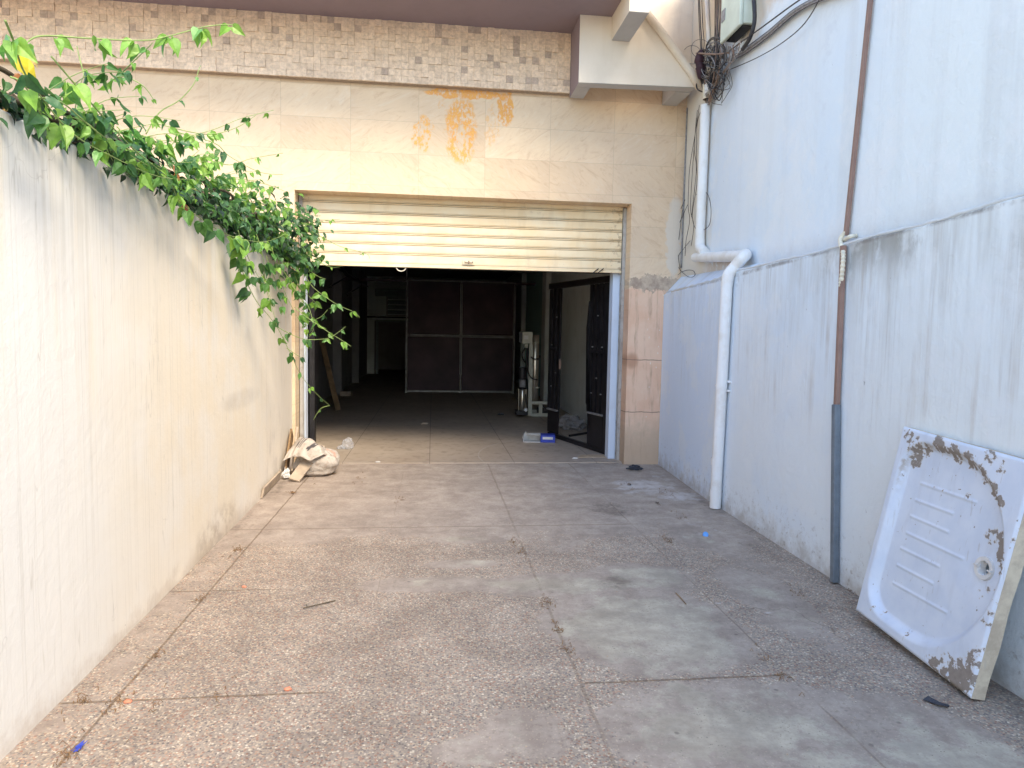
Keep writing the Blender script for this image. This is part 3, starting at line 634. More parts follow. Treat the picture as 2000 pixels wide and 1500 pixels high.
tag(d.build('pipe', M_black, smooth=True), 'thin black pipe running level above the doorway on the garage back wall', 'pipe')
aw = E('awning', (-2.1, 15, 2.5), 'dark sloping corrugated awning on the left wall deep inside the garage', 'awning')
w1 = MB(); w1.obox((-2.29,11.5,2.95),(0,8,0),(.50,0,-.22),(0,0,.025)); w1.build('sheet', M_black, aw)
for yy in (12.5,15.5,18.5):
    w1 = MB(); w1.bar((-2.29,yy,2.45),(-1.85,yy,2.72),.03); w1.build('bracket', M_black, aw)
pk = MB(); pk.bar((-1.75,13.0,.02),(-2.2,13.9,1.35),.10,.03); tag(pk.build('plank', M_woodd), 'dark plank leaning on the left wall inside the garage', 'plank')
pk = MB(); pk.box(-2.1,-1.85,15.9,16.1,.015,.12); tag(pk.build('block', M_wood, bevel=.01), 'small pale block on the floor at the foot of the left garage wall', 'block')

# the big maroon sheet doors
pd = E('sheet_metal_partition', (.7, 17, .014), 'large maroon sheet metal partition in four panels with grey steel edges, standing in the dark garage', 'partition')
YD = 17.0
for (x0, x1) in ((-.62,.68),(.72,2.01)):
    for (z0_, z1_) in ((.06,1.41),(1.455,2.76)):
        q = MB(); q.box(x0+.012, x1-.012, YD, YD+.02, z0_+.012, z1_-.012); q.build('sheet_panel', M_panel, pd)
fr = MB()
for x in (-.64,.70,2.03): fr.box(x-.013, x+.013, YD-.02, YD+.02, .03, 3.14 if x < 0 else 2.78)
for (zz, h_) in ((.05,.018),(1.432,.011),(2.78,.011)):
    fr.box(-.626, .686, YD-.018, YD+.018, zz-h_, zz+h_); fr.box(.714, 2.016, YD-.018, YD+.018, zz-h_, zz+h_)
fr.build('steel_frame', M_gframe, pd)
tr_ = MB(); tr_.box(-2.25, 2.55, YD+.06, YD+.10, 2.74, 2.79); tr_.build('top_track', M_panel, pd)
for x in (-.64,.70,2.03):
    q = MB(); q.box(x-.03, x+.03, YD-.03, YD+.03, .014, .029); q.build('foot', M_gframe, pd)

# ------------------------------------------------------------------ roller shutter
rs = E('roller_shutter', (.37, 7.95, 2.2), 'cream slatted roller shutter drawn three quarters up over the garage opening', 'roller shutter')
ZB = 2.235; pitch = .112
prof = [(0,2.262),(0,2.385-.012)]
z = 2.385
while z < 3.06:
    prof += [(.000,z-.0105),(.009,z-.008),(.009,z-.006),(-.003,z-.003),(-.005,z+.002),(-.003,z+.007),(.013,z+.0085),(.013,z+.0125),(-.003,z+.0145),(-.003,z+.020),(.006,z+.0215),(.006,z+.0235),(0,z+.026)]
    prof += [(-.002,z+.055),(0,z+.098)]
    z += pitch
prof = sorted({(round(a,5),round(b,5)) for a,b in prof if b < 3.10}, key=lambda t: t[1])
cu = MB(); XS = [-1.455+3.66*i/40 for i in range(41)]
for x in XS:
    for (dy, zz) in prof: cu.v.append((x, 7.935+dy+.004*math.sin(x*1.3+zz*3)+.002*math.sin(x*5.1+zz*11), zz+(x-.37)*.003))
k = len(prof); cu.f = [(j*k+i, (j+1)*k+i, (j+1)*k+i+1, j*k+i+1) for j in range(len(XS)-1) for i in range(k-1)]
cu.build('slat_curtain', MS, rs)
br = MB(); br.obox((-1.46,7.925,ZB),(3.67,0,.011),(0,.035,0),(0,0,.026)); br.build('bottom_rail', MS, rs, bevel=.004)
lk = MB(); lk.box(.335,.475,7.921,7.929,2.285,2.345); lkp = lk.build('lock_plate', MS, rs, bevel=.006)
h = MB(); h.tube([(.36,7.919,2.325),(.36,7.905,2.31),(.45,7.905,2.31),(.45,7.919,2.325)], .005, 8); h.box(.398,.412,7.916,7.921,2.30,2.335); h.build('handle', M_cabb, lkp)
hk = MB(); hk.tube(smooth_path([(-.42,7.945,2.235),(-.40,7.945,2.205),(-.36,7.945,2.195),(-.325,7.945,2.21),(-.31,7.945,2.235)],4), .006, 6); hk.build('hook', M_ribw, rs, smooth=True)
hk = MB(); hk.bar((1.86,7.918,2.232),(1.93,7.918,2.29),.018,.01); hk.bar((1.92,7.916,2.235),(1.99,7.916,2.292),.018,.01); hk.build('latch', M_black, rs)
for xa in (-1.485, 2.208):
    g = MB(); g.box(xa, xa+.035, 7.895, 7.912, .014, 3.0); g.box(xa if xa < 0 else xa+.023, (xa if xa < 0 else xa+.023)+.012, 7.913, 7.962, .014, 3.0); g.box(xa, xa+.035, 7.963, 7.975, .014, 3.0)
    g.build('guide_rail', M_rail, rs)

# ------------------------------------------------------------------ black gates
GA = Vector((1.75,9.751,0)); GB = Vector((2.207,8.17,0)); gd = (GB-GA).normalized(); gn = Vector((-gd.y, gd.x, 0))
if gn.x > 0: gn = -gn
def gp(s, z, o=0): p = GA+gd*s+gn*o; return Vector((p.x, p.y, z))
gt = E('steel_gate', GB+Vector((0,0,.014)), 'black steel gate with slit windows and a wicket doorway, swung inwards on the right', 'gate', 'gates of the garage')
def gbox(mb, s0, s1, z0, z1, t=.04, o=-.02): mb.obox(gp(s0,z0,o), gd*(s1-s0), gn*t, Vector((0,0,z1-z0)))
q = MB(); gbox(q, -.165, 1.60, 2.165, 2.245, .05, -.025); gbox(q, -.1, 1.55, .02, .075, .05, -.025); gbox(q, 1.49, 1.60, .02, 2.16, .06, -.03)
q.build('gate_frame', M_black, gt)
def slit_panel(s0, s1, name, zt=2.16, slits=2, lo_=.42):
    q = MB(); w = s1-s0
    gbox(q, s0, s1, .078, lo_, .012, -.006)
    bw = w/(slits*2+1)*1.15; gapw = (w-bw*(slits+1))/slits
    for i in range(slits+1): gbox(q, s0+i*(bw+gapw), s0+i*(bw+gapw)+bw, lo_+.002, zt, .03, -.015)
    o = q.build(name, M_black, gt)
    for i in range(slits):
        a = s0+bw+i*(bw+gapw)
        for zz in ((.95, 1.75) if i % 2 else (.75, 1.35)):
            bb = MB(); gbox(bb, a, a+gapw, zz, zz+.015, .012, .0); bb.build('crossbar', M_gframe, o)
        if i == 0: bb = MB(); gbox(bb, a, s1-bw*.6, 1.28, 1.32, .02, .017); bb.build('bolt', M_black, o)
    bb = MB(); gbox(bb, s0+bw*.4, s1-.0, lo_-.01, lo_+.012, .03, .017); bb.build('bottom_ledge', M_gframe, o)
    return o
slit_panel(-.15, .20, 'fixed_panel', slits=2)
lk = MB(); gbox(lk, .205, .225, 1.02, 1.16, .03, -.01); lk.build('lock_case', M_cabb, gt)
# wicket leaf folded back towards the hinge side
wk = MB(); wk.prism([gp(1.0,1.6),gp(1.035,.62),gp(1.12,.50),gp(1.12,.20),gp(1.22,.08),gp(1.48,.08),gp(1.48,.50),gp(1.06,.52),gp(1.06,1.9),gp(1.05,1.95)], gn*.03)
wk.build('wicket_edge', M_black, gt)
slit_panel(1.05, 1.485, 'wicket_leaf', slits=3, lo_=.50)
# left leaf, folded open
g2 = E('steel_gate', (-1.42,8.2,.014), 'black steel gate leaf folded back against the left jamb just inside the opening', 'gate', 'gates of the garage')
q = MB(); q.box(-1.424,-1.365,8.15,8.25,.014,2.25); q.build('hinge_post', M_black, g2)
q = MB(); q.obox((-1.40,8.26,.08),(-.42,1.6,0),(.03,.008,0),(0,0,2.1)); q.build('gate_leaf', M_black, g2)
q = MB(); q.box(-1.41,2.13,8.152,8.20,2.255,2.33); q.build('top_bar', M_black, g2)

# ------------------------------------------------------------------ water filter machine
YM = 12.2
mc = E('water_filter_unit', (1.86, YM, .014), 'beige framed water treatment unit with steel tank and pump by the right garage wall', 'machine')
def pb(px0, py0, px1, py1, y=YM):
    a = at(px0, py0, y); b = at(px1, py1, y); return a.x, b.x, b.z, a.z
def mbx(name, px0, py0, px1, py1, m, dep=.1, y=YM, bev=.004, par=mc):
    x0, x1, z0, z1 = pb(px0, py0, px1, py1, y); q = MB(); q.box(x0, x1, y, y+dep, max(z0,.016), z1); return q.build(name, m, par, bevel=bev)
cb = mbx('control_box', 1021, 648, 1040, 671, M_beige, .16, YM-.08); 
mbx('control_box_side', 1014, 648, 1020.5, 669, M_black, .12, YM-.05)
x0, x1, z0, z1 = pb(1023, 655, 1032, 663, YM-.084); q = MB(); q.box(x0, x1, YM-.085, YM-.081, z0, z1); q.build('sticker', M_paper, cb)
mbx('bracket', 1025, 671, 1031, 680, M_beige, .05)
fr = MB()
for (a, b, c, d) in [(1034,669,1038.5,812),(1031,731,1033.8,741)]:
    x0, x1, z0, z1 = pb(a, b, c, d); fr.box(x0, x1, YM, YM+.05, max(.016, z0), z1)
for (a, b, c, d) in [(1038.7,784,1076,790),(1038.7,807,1076,814),(1053,790.2,1059,806.8),(1072,790.2,1078,806.8)]:
    x0, x1, z0, z1 = pb(a, b, c, d); fr.box(x0, x1, YM, YM+.05, max(.016, z0), z1)
fr.box(1.72, 2.1, YM+.40, YM+.45, .03, .09); fr.build('frame', M_beige, mc)
def cyl(name, pxc, py0, py1, rpx, m, y=YM, n=20, par=mc):
    a = at(pxc, py0, y); b = at(pxc, py1, y); r_ = rpx/F*y
    q = MB(); q.tube([(a.x,y,max(.016,b.z)),(a.x,y,max(.016,b.z)+.012),(a.x,y,a.z-.012),(a.x,y,a.z)], [r_*.85,r_,r_,r_*.85], n); return q.build(name, m, par, smooth=True, autosm=True)
tk = cyl('pressure_tank', 1046.5, 654, 782, 7, M_steel, YM+.1)
for py in (669, 701, 757):
    cyl('tank_clamp', 1046.5, py-1.5, py+1.5, 7.6, M_beige if py != 701 else M_black, YM+.1, par=tk)
pm = cyl('pump_motor', 1020.5, 717, 741, 8, M_black, YM-.02)
cyl('motor_collar', 1020.5, 742, 756, 6.5, M_cabg, YM-.02); cyl('pump_flange', 1020.5, 757, 760, 8.5, M_black, YM-.02)
cyl('pump_column', 1020.5, 761, 802, 5.2, M_steel, YM-.02)
for dx in (-7, 7): cyl('tie_rod', 1020.5+dx, 757, 806, .9, M_steel, YM-.02)
mbx('pump_foot', 1009, 803, 1031, 811, M_black, .3, YM-.17); cyl('valve', 1027, 797, 805, 3.5, M_pipe, YM-.14)
for pts in ([(1026,678),(1020,690),(1021,700),(1026,708)],[(1030,680),(1029,700),(1031,725),(1038,738),(1050,742)],[(1037,697),(1043,701),(1053,700),(1054,694)],[(1026,770),(1028,785),(1030,800)],[(1060,792),(1068,800),(1075,796),(1072,806)],[(1062,806),(1066,798),(1072,801),(1078,808)]):
    q = MB(); q.tube(smooth_path([at(px, py, YM-.12) for px, py in pts], 5), .012, 6); q.build('hose', M_black, mc, smooth=True)
q = MB(); q.box(1.93, 2.12, YM+.02, YM+.2, .02, .17); q.build('pressure_switch', M_black, mc, bevel=.02)

# ------------------------------------------------------------------ carton, bag, floor litter
ct = E('carton', G(1055,862), 'small open white and blue carton on the garage floor beside the gate', 'carton')
bx0 = G(1041,864,.014); q = MB()
W_ = Vector((.03,.20,0)); A0 = bx0+Vector((-.13,.02,0))
q.obox(A0, (.23,-.04,0), W_, (0,0,.004)); q.obox(A0+W_, (.23,-.04,0), (.001,.005,0), (0,0,.10)); q.obox(A0+Vector((-.002,0,.0)), (.005,0,0), W_, (-.012,0,.075))
q.obox(A0+Vector((.04,-.005,.098)), (.19,-.035,.004), W_*.9, (0,0,.004)); q.obox(A0+Vector((.04,-.005,.102)), (-.02,.005,.03), W_*.9, (.004,0,0)); q.obox(A0+Vector((.01,-.03,.001)), (.1,-.015,0), (.02,.03,0), (0,0,.004))
q.build('flaps', M_paper, ct)
q = MB(); q.obox(bx0+Vector((.102,-.02,.001)), (.20,-.02,0), (.03,.20,0), (0,0,.10)); sl_ = q.build('sleeve', M_blue, ct, bevel=.003)
q = MB(); q.obox(bx0+Vector((.13,-.0265,.045)), (.14,-.014,0), (0,.002,0), (0,0,.035)); q.build('white_print', M_paper, sl_)
def crumple(mb, c, rx, ry, rz, seed=0, n=24, amp=.35, flat=True, freq=2.2):
    vs = []; fs = []
    for j in range(n//2+1):
        for i in range(n):
            th = math.pi*j/(n//2); ph = 2*math.pi*i/n
            d = Vector((math.sin(th)*math.cos(ph), math.sin(th)*math.sin(ph), math.cos(th)))
            k_ = 1+amp*(mnoise.noise(d*freq+Vector((seed,0,0)))+.5*mnoise.noise(d*freq*2.3+Vector((0,seed,0)))+.25*mnoise.noise(d*freq*5+Vector((0,0,seed))))
            p = Vector((d.x*rx*k_, d.y*ry*k_, d.z*rz*k_))
            if flat: p.z = max(p.z, -rz*.55)
            vs.append(Vector(c)+p+Vector((0,0,rz*.55 if flat else 0)))
    for j in range(n//2):
        for i in range(n): fs.append((j*n+i, j*n+(i+1)%n, (j+1)*n+(i+1)%n, (j+1)*n+i))
    mb.add(vs, fs)
mp = Mat('clear_film'); M_film = mp.out((.6,.62,.66), .25, mp.bump(mp.noise(45, detail=2), .35, .006), spec=.5, Alpha=.3)
q = MB(); crumple(q, G(678,876,.014), .075, .06, .085, 3, 30, .38, True, 2.0); crumple(q, G(666,877,.014), .045, .035, .03, 8, 20, .7)
tag(q.build('plastic_bag', M_film), 'crumpled clear plastic bag on the floor right of the sack', 'plastic bag')
q = MB(); o_ = G(1128,894,.014); q.obox(o_, (.36,.02,0), (.08,.18,0), (0,0,.006)); tag(q.build('cardboard_sheet', M_card), 'flat brown cardboard piece on the threshold below the gate', 'cardboard')
q = MB(); crumple(q, G(1116,838), .20, .25, .13, 5, 26, .5); tag(q.build('rubble_heap', M_intdark), 'small grey rubble heap against the inner right wall behind the gate', 'rubble')
q = MB(); q.bar(G(1112,851,.03), G(1150,845,.03), .03); tag(q.build('metal_bar', M_black), 'short dark bar lying on the floor behind the gate', 'bar')
for (px, py, s_, lab, m_) in [(828,829,.06,'lone dry leaf in the middle of the garage floor',M_wood),(978,810,.06,'dark scrap on the garage floor left of the filter unit',M_dark),(738,903,.03,'tiny white chip at the garage threshold left of centre',M_paper),(1123,896,.035,'tiny white scrap left of the cardboard piece',M_paper),(1003,780,.05,'yellowish scrap on the floor below the right end of the partition',M_woodd)]:
    q = MB(); crumple(q, G(px, py, .014), s_, s_*.6, s_*.3, px, 12, .8); tag(q.build('scrap', m_), lab, 'scrap', 'scraps on the garage floor')

# ------------------------------------------------------------------ sack and boards in the corner
msk = Mat('woven_sack'); x, y, z = msk.xyz(); a = msk.attr(); cs = msk.n.new('ShaderNodeSeparateColor'); msk.lk(a.outputs['Color'], cs.inputs[0])
n = msk.noise(8, detail=5)
c = msk.mix(msk.ss(n, .35, .65), (.44,.385,.325), (.53,.47,.405)); c = msk.mix(msk.M('MULTIPLY', msk.ss(msk.noise(18, detail=6, rough=.7), .5, .65), .5), c, (.28,.21,.16))
c = msk.mix(msk.ss(cs.outputs[0], .4, .6), c, (.10,.09,.09)); c = msk.mix(msk.M('MULTIPLY', msk.ss(cs.outputs[1], .4, .9), .35), c, (.55,.20,.12))
wv = msk.M('SINE', msk.M('MULTIPLY', z, 900))
M_sack = msk.out(c, .85, msk.bump(msk.noise(22, detail=4), .8, .02, msk.bump(wv, .15, .002)), spec=.2)
sk = E('woven_sack', (-1.2,7.15,0), 'lumpy white woven sack with black stripes slumped against the left jamb', 'sack')
sc0 = (G(560,928)+G(650,918))/2; scx = Vector((-1.20,7.22,0))
q = MB(); NU, NV = 44, 26
for j in range(NV):
    t = j/(NV-1)
    for i in range(NU):
        ph = 2*math.pi*i/NU
        w = lerp1(t, [0,.02,.12,.35,.6,.8,.93,1], [0,.15,.205,.225,.205,.165,.10,0])
        zz = lerp1(t, [0,.02,.12,.35,.6,.8,.93,1], [0,0,.035,.105,.18,.235,.27,.28])
        d = Vector((math.cos(ph), math.sin(ph), t*2.))
        fold = .016*math.sin(ph*11+4*mnoise.noise(d*2)+t*3)*(t**1.2)*(1-t)*3+.035*mnoise.noise(d*1.3)+.014*mnoise.noise(d*4)+.006*mnoise.noise(d*9)
        if t in (0,1): fold = 0
        lean = .03*t
        p = Vector((scx.x+lean+math.cos(ph)*(w*1.05+fold), scx.y+math.sin(ph)*(w*.8+fold), zz+.03*mnoise.noise(d*1.3)*t))
        q.v.append(p); b_ = len(q.v)-1
        q.c[b_] = (0, 1. if (t > .55 and mnoise.noise(d*2.2+Vector((4,0,0))) > .25) else 0, 0)
q.f = [(j*NU+i, j*NU+(i+1)%NU, (j+1)*NU+(i+1)%NU, (j+1)*NU+i) for j in range(NV-1) for i in range(NU)]
q.build('body', M_sack, sk, smooth=True).modifiers.new('ss','SUBSURF').render_levels = 1
# folded-over mouth of the sack (a crumpled sheet hanging to the left and over the body)
q = MB(); NU, NV = 40, 24; T = 0
A_, B_, C_, D_ = Vector((-1.48,6.98,.17)), Vector((-1.20,6.93,.20)), Vector((-1.38,7.28,.36)), Vector((-1.03,7.18,.24))
for j in range(NV):
    for i in range(NU):
        u, v_ = i/(NU-1), j/(NV-1)
        p = A_*(1-u)*(1-v_)+B_*u*(1-v_)+C_*(1-u)*v_+D_*u*v_
        p.z += .13*math.sin(math.pi*min(1,u*.9+.1))*math.sin(math.pi*min(1, v_*.7+.15))
        p += Vector((.015, -.03, .022))*mnoise.noise(Vector((u*3.2,v_*2.6,1)))*1.6+Vector((0,-.006,.008))*math.sin(u*19+v_*6+3*mnoise.noise(Vector((u*3,v_*3,9))))*.7
        q.v.append(p); st = 0
        for s0 in (.30,.36,.42,.66,.70): 
            if abs(u-s0-.06*v_) < .016 and .25 < v_ < .98: st = 1
        q.c[len(q.v)-1] = (st, 0, 0)
q.f = [(j*NU+i, j*NU+i+1, (j+1)*NU+i+1, (j+1)*NU+i) for j in range(NV-1) for i in range(NU-1)]
o = q.build('folded_mouth', M_sack, sk, smooth=True); mm = o.modifiers.new('s','SOLIDIFY'); mm.thickness = .006
def board(name, a, b, wdir, w, t, m_, lab, cat='board'):
    a = Vector(a); b = Vector(b); wd = Vector(wdir); ax = (b-a).normalized(); wd = (wd-ax*wd.dot(ax)).normalized(); nn_ = ax.cross(wd)
    q = MB(); q.obox(a-wd*w/2-nn_*t/2, b-a, wd*w, nn_*t); return tag(q.build(name, m_, bevel=.003), lab, cat, 'boards at the foot of the left wall')
board('wooden_board', G(574,938,.02)+Vector((0,0,0)), Vector((-1.16,7.28,.30)), (1,.1,0), .115, .02, M_wood, 'pale flat board leaning up on the front of the sack')
board('wooden_board', (-1.485,6.17,.055), (-1.50,6.93,.06), (.25,0,1), .10, .018, M_wood, 'weathered board lying on edge along the foot of the left wall')
board('wooden_board', (-1.47,7.08,.05), (-1.495,7.50,.40), (0,-.6,1), .13, .02, M_woodd, 'brown broken board leaning in the corner behind the sack, nearest the wall')
board('wooden_board', (-1.42,7.10,.05), (-1.44,7.50,.45), (.2,-.3,1), .055, .02, M_wood, 'narrow pale board leaning in the corner between the brown board and the sack')
q = MB(); crumple(q, (-1.45,6.99,.02), .035, .04, .05, 12, 20, .8); tag(q.build('crumpled_paper', M_paper), 'crumpled white paper wedged between the boards in the left corner', 'paper')

# ------------------------------------------------------------------ downpipe and conduits on the right
def uw_(px, py, off=0):
    X = 2.7
    for _ in range(12):
        P = aX(px, py, X); X = xu(P.y)-off
    return aX(px, py, X)
def lw_(px, py, off=0):
    X = 2.5
    for _ in range(12):
        P = aX(px, py, X); X = xl(P.y)-off
    return aX(px, py, X)
dpp = E('downpipe', (2.49,5.72,0), 'white plastic rainwater downpipe with a dogleg over the ledge of the right wall', 'pipe')
rr = .048
p1 = uw_(1378,205,.06); p2 = uw_(1367,468,.06); p2b = Vector((p2.x, p2.y-.02, 2.36+.05)); hL = uw_(1358,503,.06); hR = uw_(1448,500,.07); hR2 = uw_(1458,497,.10)
bt = lw_(1397,981,.055); bt.z = 0.0
el = lw_(1420,540,.055); el.z = min(el.z, 2.02)
q = MB(); q.tube(smooth_path([p1+Vector((0,0,0)), (p1+p2)/2, p2], 3), rr, 20); q.build('upper_pipe', M_pipe, dpp, smooth=True, autosm=True)
q = MB(); q.tube(smooth_path([p2, p2+Vector((0,-.02,-.08)), Vector((p2.x, p2.y-.14, hL.z+.02))], 4), rr*1.07, 20); q.build('elbow', M_pipe, dpp, smooth=True, autosm=True)
q = MB(); pts = [hL.lerp(hR, i/40) for i in range(41)]; q.tube(pts, [rr*(1.0+(.05 if (i//2)%2 else 0)*(1 if i > 6 else 0)) for i in range(41)], 20); q.build('cross_pipe', M_pipe, dpp, smooth=True, autosm=True)
e1 = hR.copy(); elb = Vector((bt.x, el.y, el.z))
q = MB(); q.tube(smooth_path([e1, e1+Vector((-.005,-.09,.0)), e1+Vector((-.05,-.13,-.03)), e1.lerp(elb,.5)+Vector((-.01,-.05,.0)), elb+Vector((.01,-.01,.02)), elb+Vector((0,0,-.08))], 6), rr*1.05, 20); q.build('elbow', M_pipe, dpp, smooth=True, autosm=True)
q = MB(); q.tube([elb+Vector((0,0,-.08)), Vector((bt.x, (el.y+bt.y)/2, .95)), bt+Vector((0,0,.01))], rr, 20); q.build('lower_pipe', M_pipe, dpp, smooth=True, autosm=True)
for zz in (.14, .42):
    q = MB(); q.tube([bt+Vector((0,0,zz-.03)), bt+Vector((0,0,zz+.03))], rr*1.07, 20); q.build('collar', M_pipe, dpp, smooth=True, autosm=True)
zc = 1.09; q = MB(); q.tube([(bt.x, bt.y-.02, zc-.008), (bt.x, bt.y-.02, zc+.008)], rr*1.06, 20); q.box(bt.x+.03, bt.x+.09, bt.y-.09, bt.y-.06, zc-.05, zc-.03); q.box(bt.x+.03, bt.x+.09, bt.y-.09, bt.y-.06, zc+.03, zc+.05)
q.build('pipe_clip', M_pipe, dpp)
q = MB(); pa, pb_ = uw_(1384,188,.045), uw_(1382,160,.045); q.tube([pa+Vector((0,0,-.03)), pa, pb_], [.055,.058,.05], 14, cap=False); q.build('pipe_mouth', M_ribw, dpp, smooth=True)
# brown square duct
cd = E('cable_duct', lw_(1630,1132,.02), 'narrow brown square duct running down the right wall into a grey sleeve', 'duct')
c0, c1 = uw_(1703,-30,.02), uw_(1652,460,.02); c1.z = max(c1.z, 2.14)
q = MB(); q.bar(c0, c1, .025, .025); q.build('upper_duct', M_brown, cd, bevel=.003)
f0 = Vector((c1.x-.005, c1.y, c1.z)); f1 = lw_(1643,560,.022); f2 = lw_(1634,795,.022)
q = MB(); pts = smooth_path([c1+Vector((-.005,0,.02)), c1+Vector((-.035,0,-.03)), lw_(1647,500,.035), f1+Vector((-.004,0,0))], 16); q.tube(pts, [.0145 if i%2 else .011 for i in range(len(pts))], 10); q.build('flexible_hose', M_ribw, cd)
q = MB(); pts = [c1.lerp(c1, 0)]; 
q = MB(); q.bar(f1+Vector((0,0,.25)), f2, .029, .029); q.build('lower_duct', M_brown, cd, bevel=.003)
g1 = lw_(1633,790,.026); g2_ = lw_(1630,1130,.026); g2_.z = 0.005
q = MB(); q.bar(g1, g2_, .04, .04); q.build('grey_sleeve', M_greyp, cd, bevel=.006)
q = MB(); q.tube(smooth_path([uw_(1648,470,.03), uw_(1660,462,.05), uw_(1672,460,.0)], 5), .013, 8); q.build('hose_stub', M_ribw, cd, smooth=True)

# ------------------------------------------------------------------ electrical box and cables
jb_ = E('junction_box', uw_(1445,60,.1), 'pale green plastic junction box hanging open at the bottom, high on the right wall', 'electrical box')
P0 = uw_(1424,82,.0); P1 = uw_(1470,0,.0)
ybox = P0.y; q = MB()
bA = uw_(1462,62,.002); bB = uw_(1430,90,.002)
zb_ = 4.15; zt_ = 4.55; yn, yf = 5.72, 6.10
xw = xu(5.9)
q.box(xw-.13, xw-.012, yn, yf, zb_+.02, zt_); q.build('case', M_boxp, jb_, bevel=.012)
q = MB(); q.box(xw-.165, xw-.132, yn-.01, yf+.01, zb_, zt_+.01); q.build('lid', M_boxp, jb_, bevel=.01)
q = MB(); q.box(xw-.12, xw-.03, yn+.03, yf-.03, zb_+.005, zb_+.019); q.build('opening_shade_plate', M_black, jb_)  # black plate stands in for shade inside the open bottom
q = MB(); q.box(xw-.172, xw-.166, yf-.09, yf-.02, zb_+.17, zb_+.27); q.build('warning_label', M_cabg, jb_)
def wire(name, pts, r, m_, parent=None, lab=None, cat=None, k=7, group=None, loc=None):
    q = MB(); q.tube(smooth_path(pts, k), r, 6); o = q.build(name, m_, parent, smooth=True)
    if lab: tag(o, lab, cat, group)
    return o
tg = E('cable_tangle', uw_(1385,130,.1), 'tangled bundle of dark and brown cables knotted above the downpipe mouth in the corner', 'cables')
rnd = random.Random(3)
# vertical risers
for i in range(16):
    xa = rnd.uniform(1394,1408); off = rnd.uniform(.02,.08); j1, j2, j3 = [rnd.uniform(-5,5) for _ in range(3)]
    wire('cable', [uw_(xa,-60,off), uw_(xa+j1*.5,20,off), uw_(xa-2+j2*.6,80,off+.02), uw_(xa-6+j3,125,off+.05), uw_(1388+rnd.uniform(-12,12),165,off+.03), uw_(1383+rnd.uniform(-5,5),200,.06)], rnd.choice([.004,.005,.006]), rnd.choice([M_cabb,M_cabb,M_cab,M_cabg]), tg)
for i in range(5):
    xa = rnd.uniform(1362,1372); off = .05
    wire('cable', [uw_(xa,-60,off), uw_(xa+3,40,off), uw_(xa+6,90,off+.05), uw_(1370+rnd.uniform(-4,6),140,off+.06), uw_(1378+rnd.uniform(-4,6),195,.06)], .0045, M_cab, tg)
for i in range(26):
    cx_, cy_ = rnd.uniform(1375,1412), rnd.uniform(105,165); pts = []; of = rnd.uniform(.05,.14); a0 = rnd.uniform(0,6)
    for s in range(6):
        pts.append(uw_(cx_+rnd.uniform(8,20)*math.cos(a0+s*1.1), cy_+rnd.uniform(14,36)*math.sin(a0+s*1.1), of+rnd.uniform(-.03,.03)))
    wire('cable', pts, rnd.choice([.003,.004,.005,.007]), rnd.choice([M_cab,M_cab,M_cabb,M_cabg]), tg)
for i in range(9):
    wire('cable', [uw_(1430+rnd.uniform(-8,12),88+rnd.uniform(0,6),.08), uw_(1425+rnd.uniform(-8,12),115,.09), uw_(1412+rnd.uniform(-6,10),145,.07), uw_(1395+rnd.uniform(-8,8),175,.06), uw_(1382+rnd.uniform(-4,4),205,.055)], rnd.choice([.003,.004]), rnd.choice([M_cabb,M_cabg,M_cab]), tg)
for i in range(5):
    wire('cable', [uw_(1445+rnd.uniform(-8,8),80,.08), uw_(1440+rnd.uniform(-10,10),95,.10), uw_(1436+rnd.uniform(-6,6),108,.08)], .003, rnd.choice([M_cabb,M_paper]), tg)
def ring(px, py, rx, ry, off, r, m_, name='cable_loop'):
    pts = [uw_(px+rx*math.cos(t), py+ry*math.sin(t), off+.01*math.sin(3*t)) for t in [i*2*math.pi/16 for i in range(18)]]
    wire(name, pts, r, m_, tg, k=3)
ring(1398,97,19,24,.09,.009,M_cab); ring(1352,107,18,18,.09,.0025,M_cab); ring(1368,95,18,18,.10,.0025,M_cab); ring(1397,97,17,22,.10,.006,M_cab)
q = MB(); pts = smooth_path([uw_(1371,98,.13), uw_(1366,118,.15), uw_(1369,135,.13), uw_(1369,155,.12)], 8); m_ = len(pts)
q.tube(pts, [.05*math.sin(math.pi*(i+.8)/(m_+.6))**.5*(.75 if i in range(m_//2-2, m_//2+2) else 1)+.004 for i in range(m_)], 12); q.build('taped_splice', M_tape, tg, smooth=True)
q = MB(); q.tube([uw_(1360,104,.17), uw_(1400,106,.14), uw_(1424,103,.08)], .008, 8); q.build('rusty_rod', M_cabb, tg)
q = MB(); c_ = uw_(1383,168,.09); crumple(q, c_-Vector((0,0,.03)), .035, .05, .05, 4, 16, .8, False); q.build('paper_tag', M_paper, tg)
# bundle running along the wall to the upper right
cbn = E('cable_bundle', uw_(1452,98,.03), 'grey bundle of cables climbing the right wall from the junction box towards the top', 'cables')
for i in range(7):
    o1 = i*1.6; off = .02+.012*(i % 3)
    wire('cable', [uw_(1415,118+o1*.5,off+.04), uw_(1452,97+o1,off), uw_(1500,62+o1,off), uw_(1550,20+o1*.9,off), uw_(1600,-6+o1*.8,off), uw_(1660,-20+o1*.5,off)], .0085 if i < 5 else .006, M_cabg if i % 3 else M_cab, cbn)
wire('cable', [uw_(1400,120,.08), uw_(1440,88,.08), uw_(1490,52,.07), uw_(1550,8,.07), uw_(1600,-25,.06)], .006, M_cab, cbn)
wire('power_cable', [uw_(1468,-40,.06), uw_(1473,10,.07), uw_(1473,45,.07), uw_(1464,75,.08), uw_(1450,97,.09)], .017, M_cab, None, 'thick black cable curving down beside the pale green junction box', 'cable')
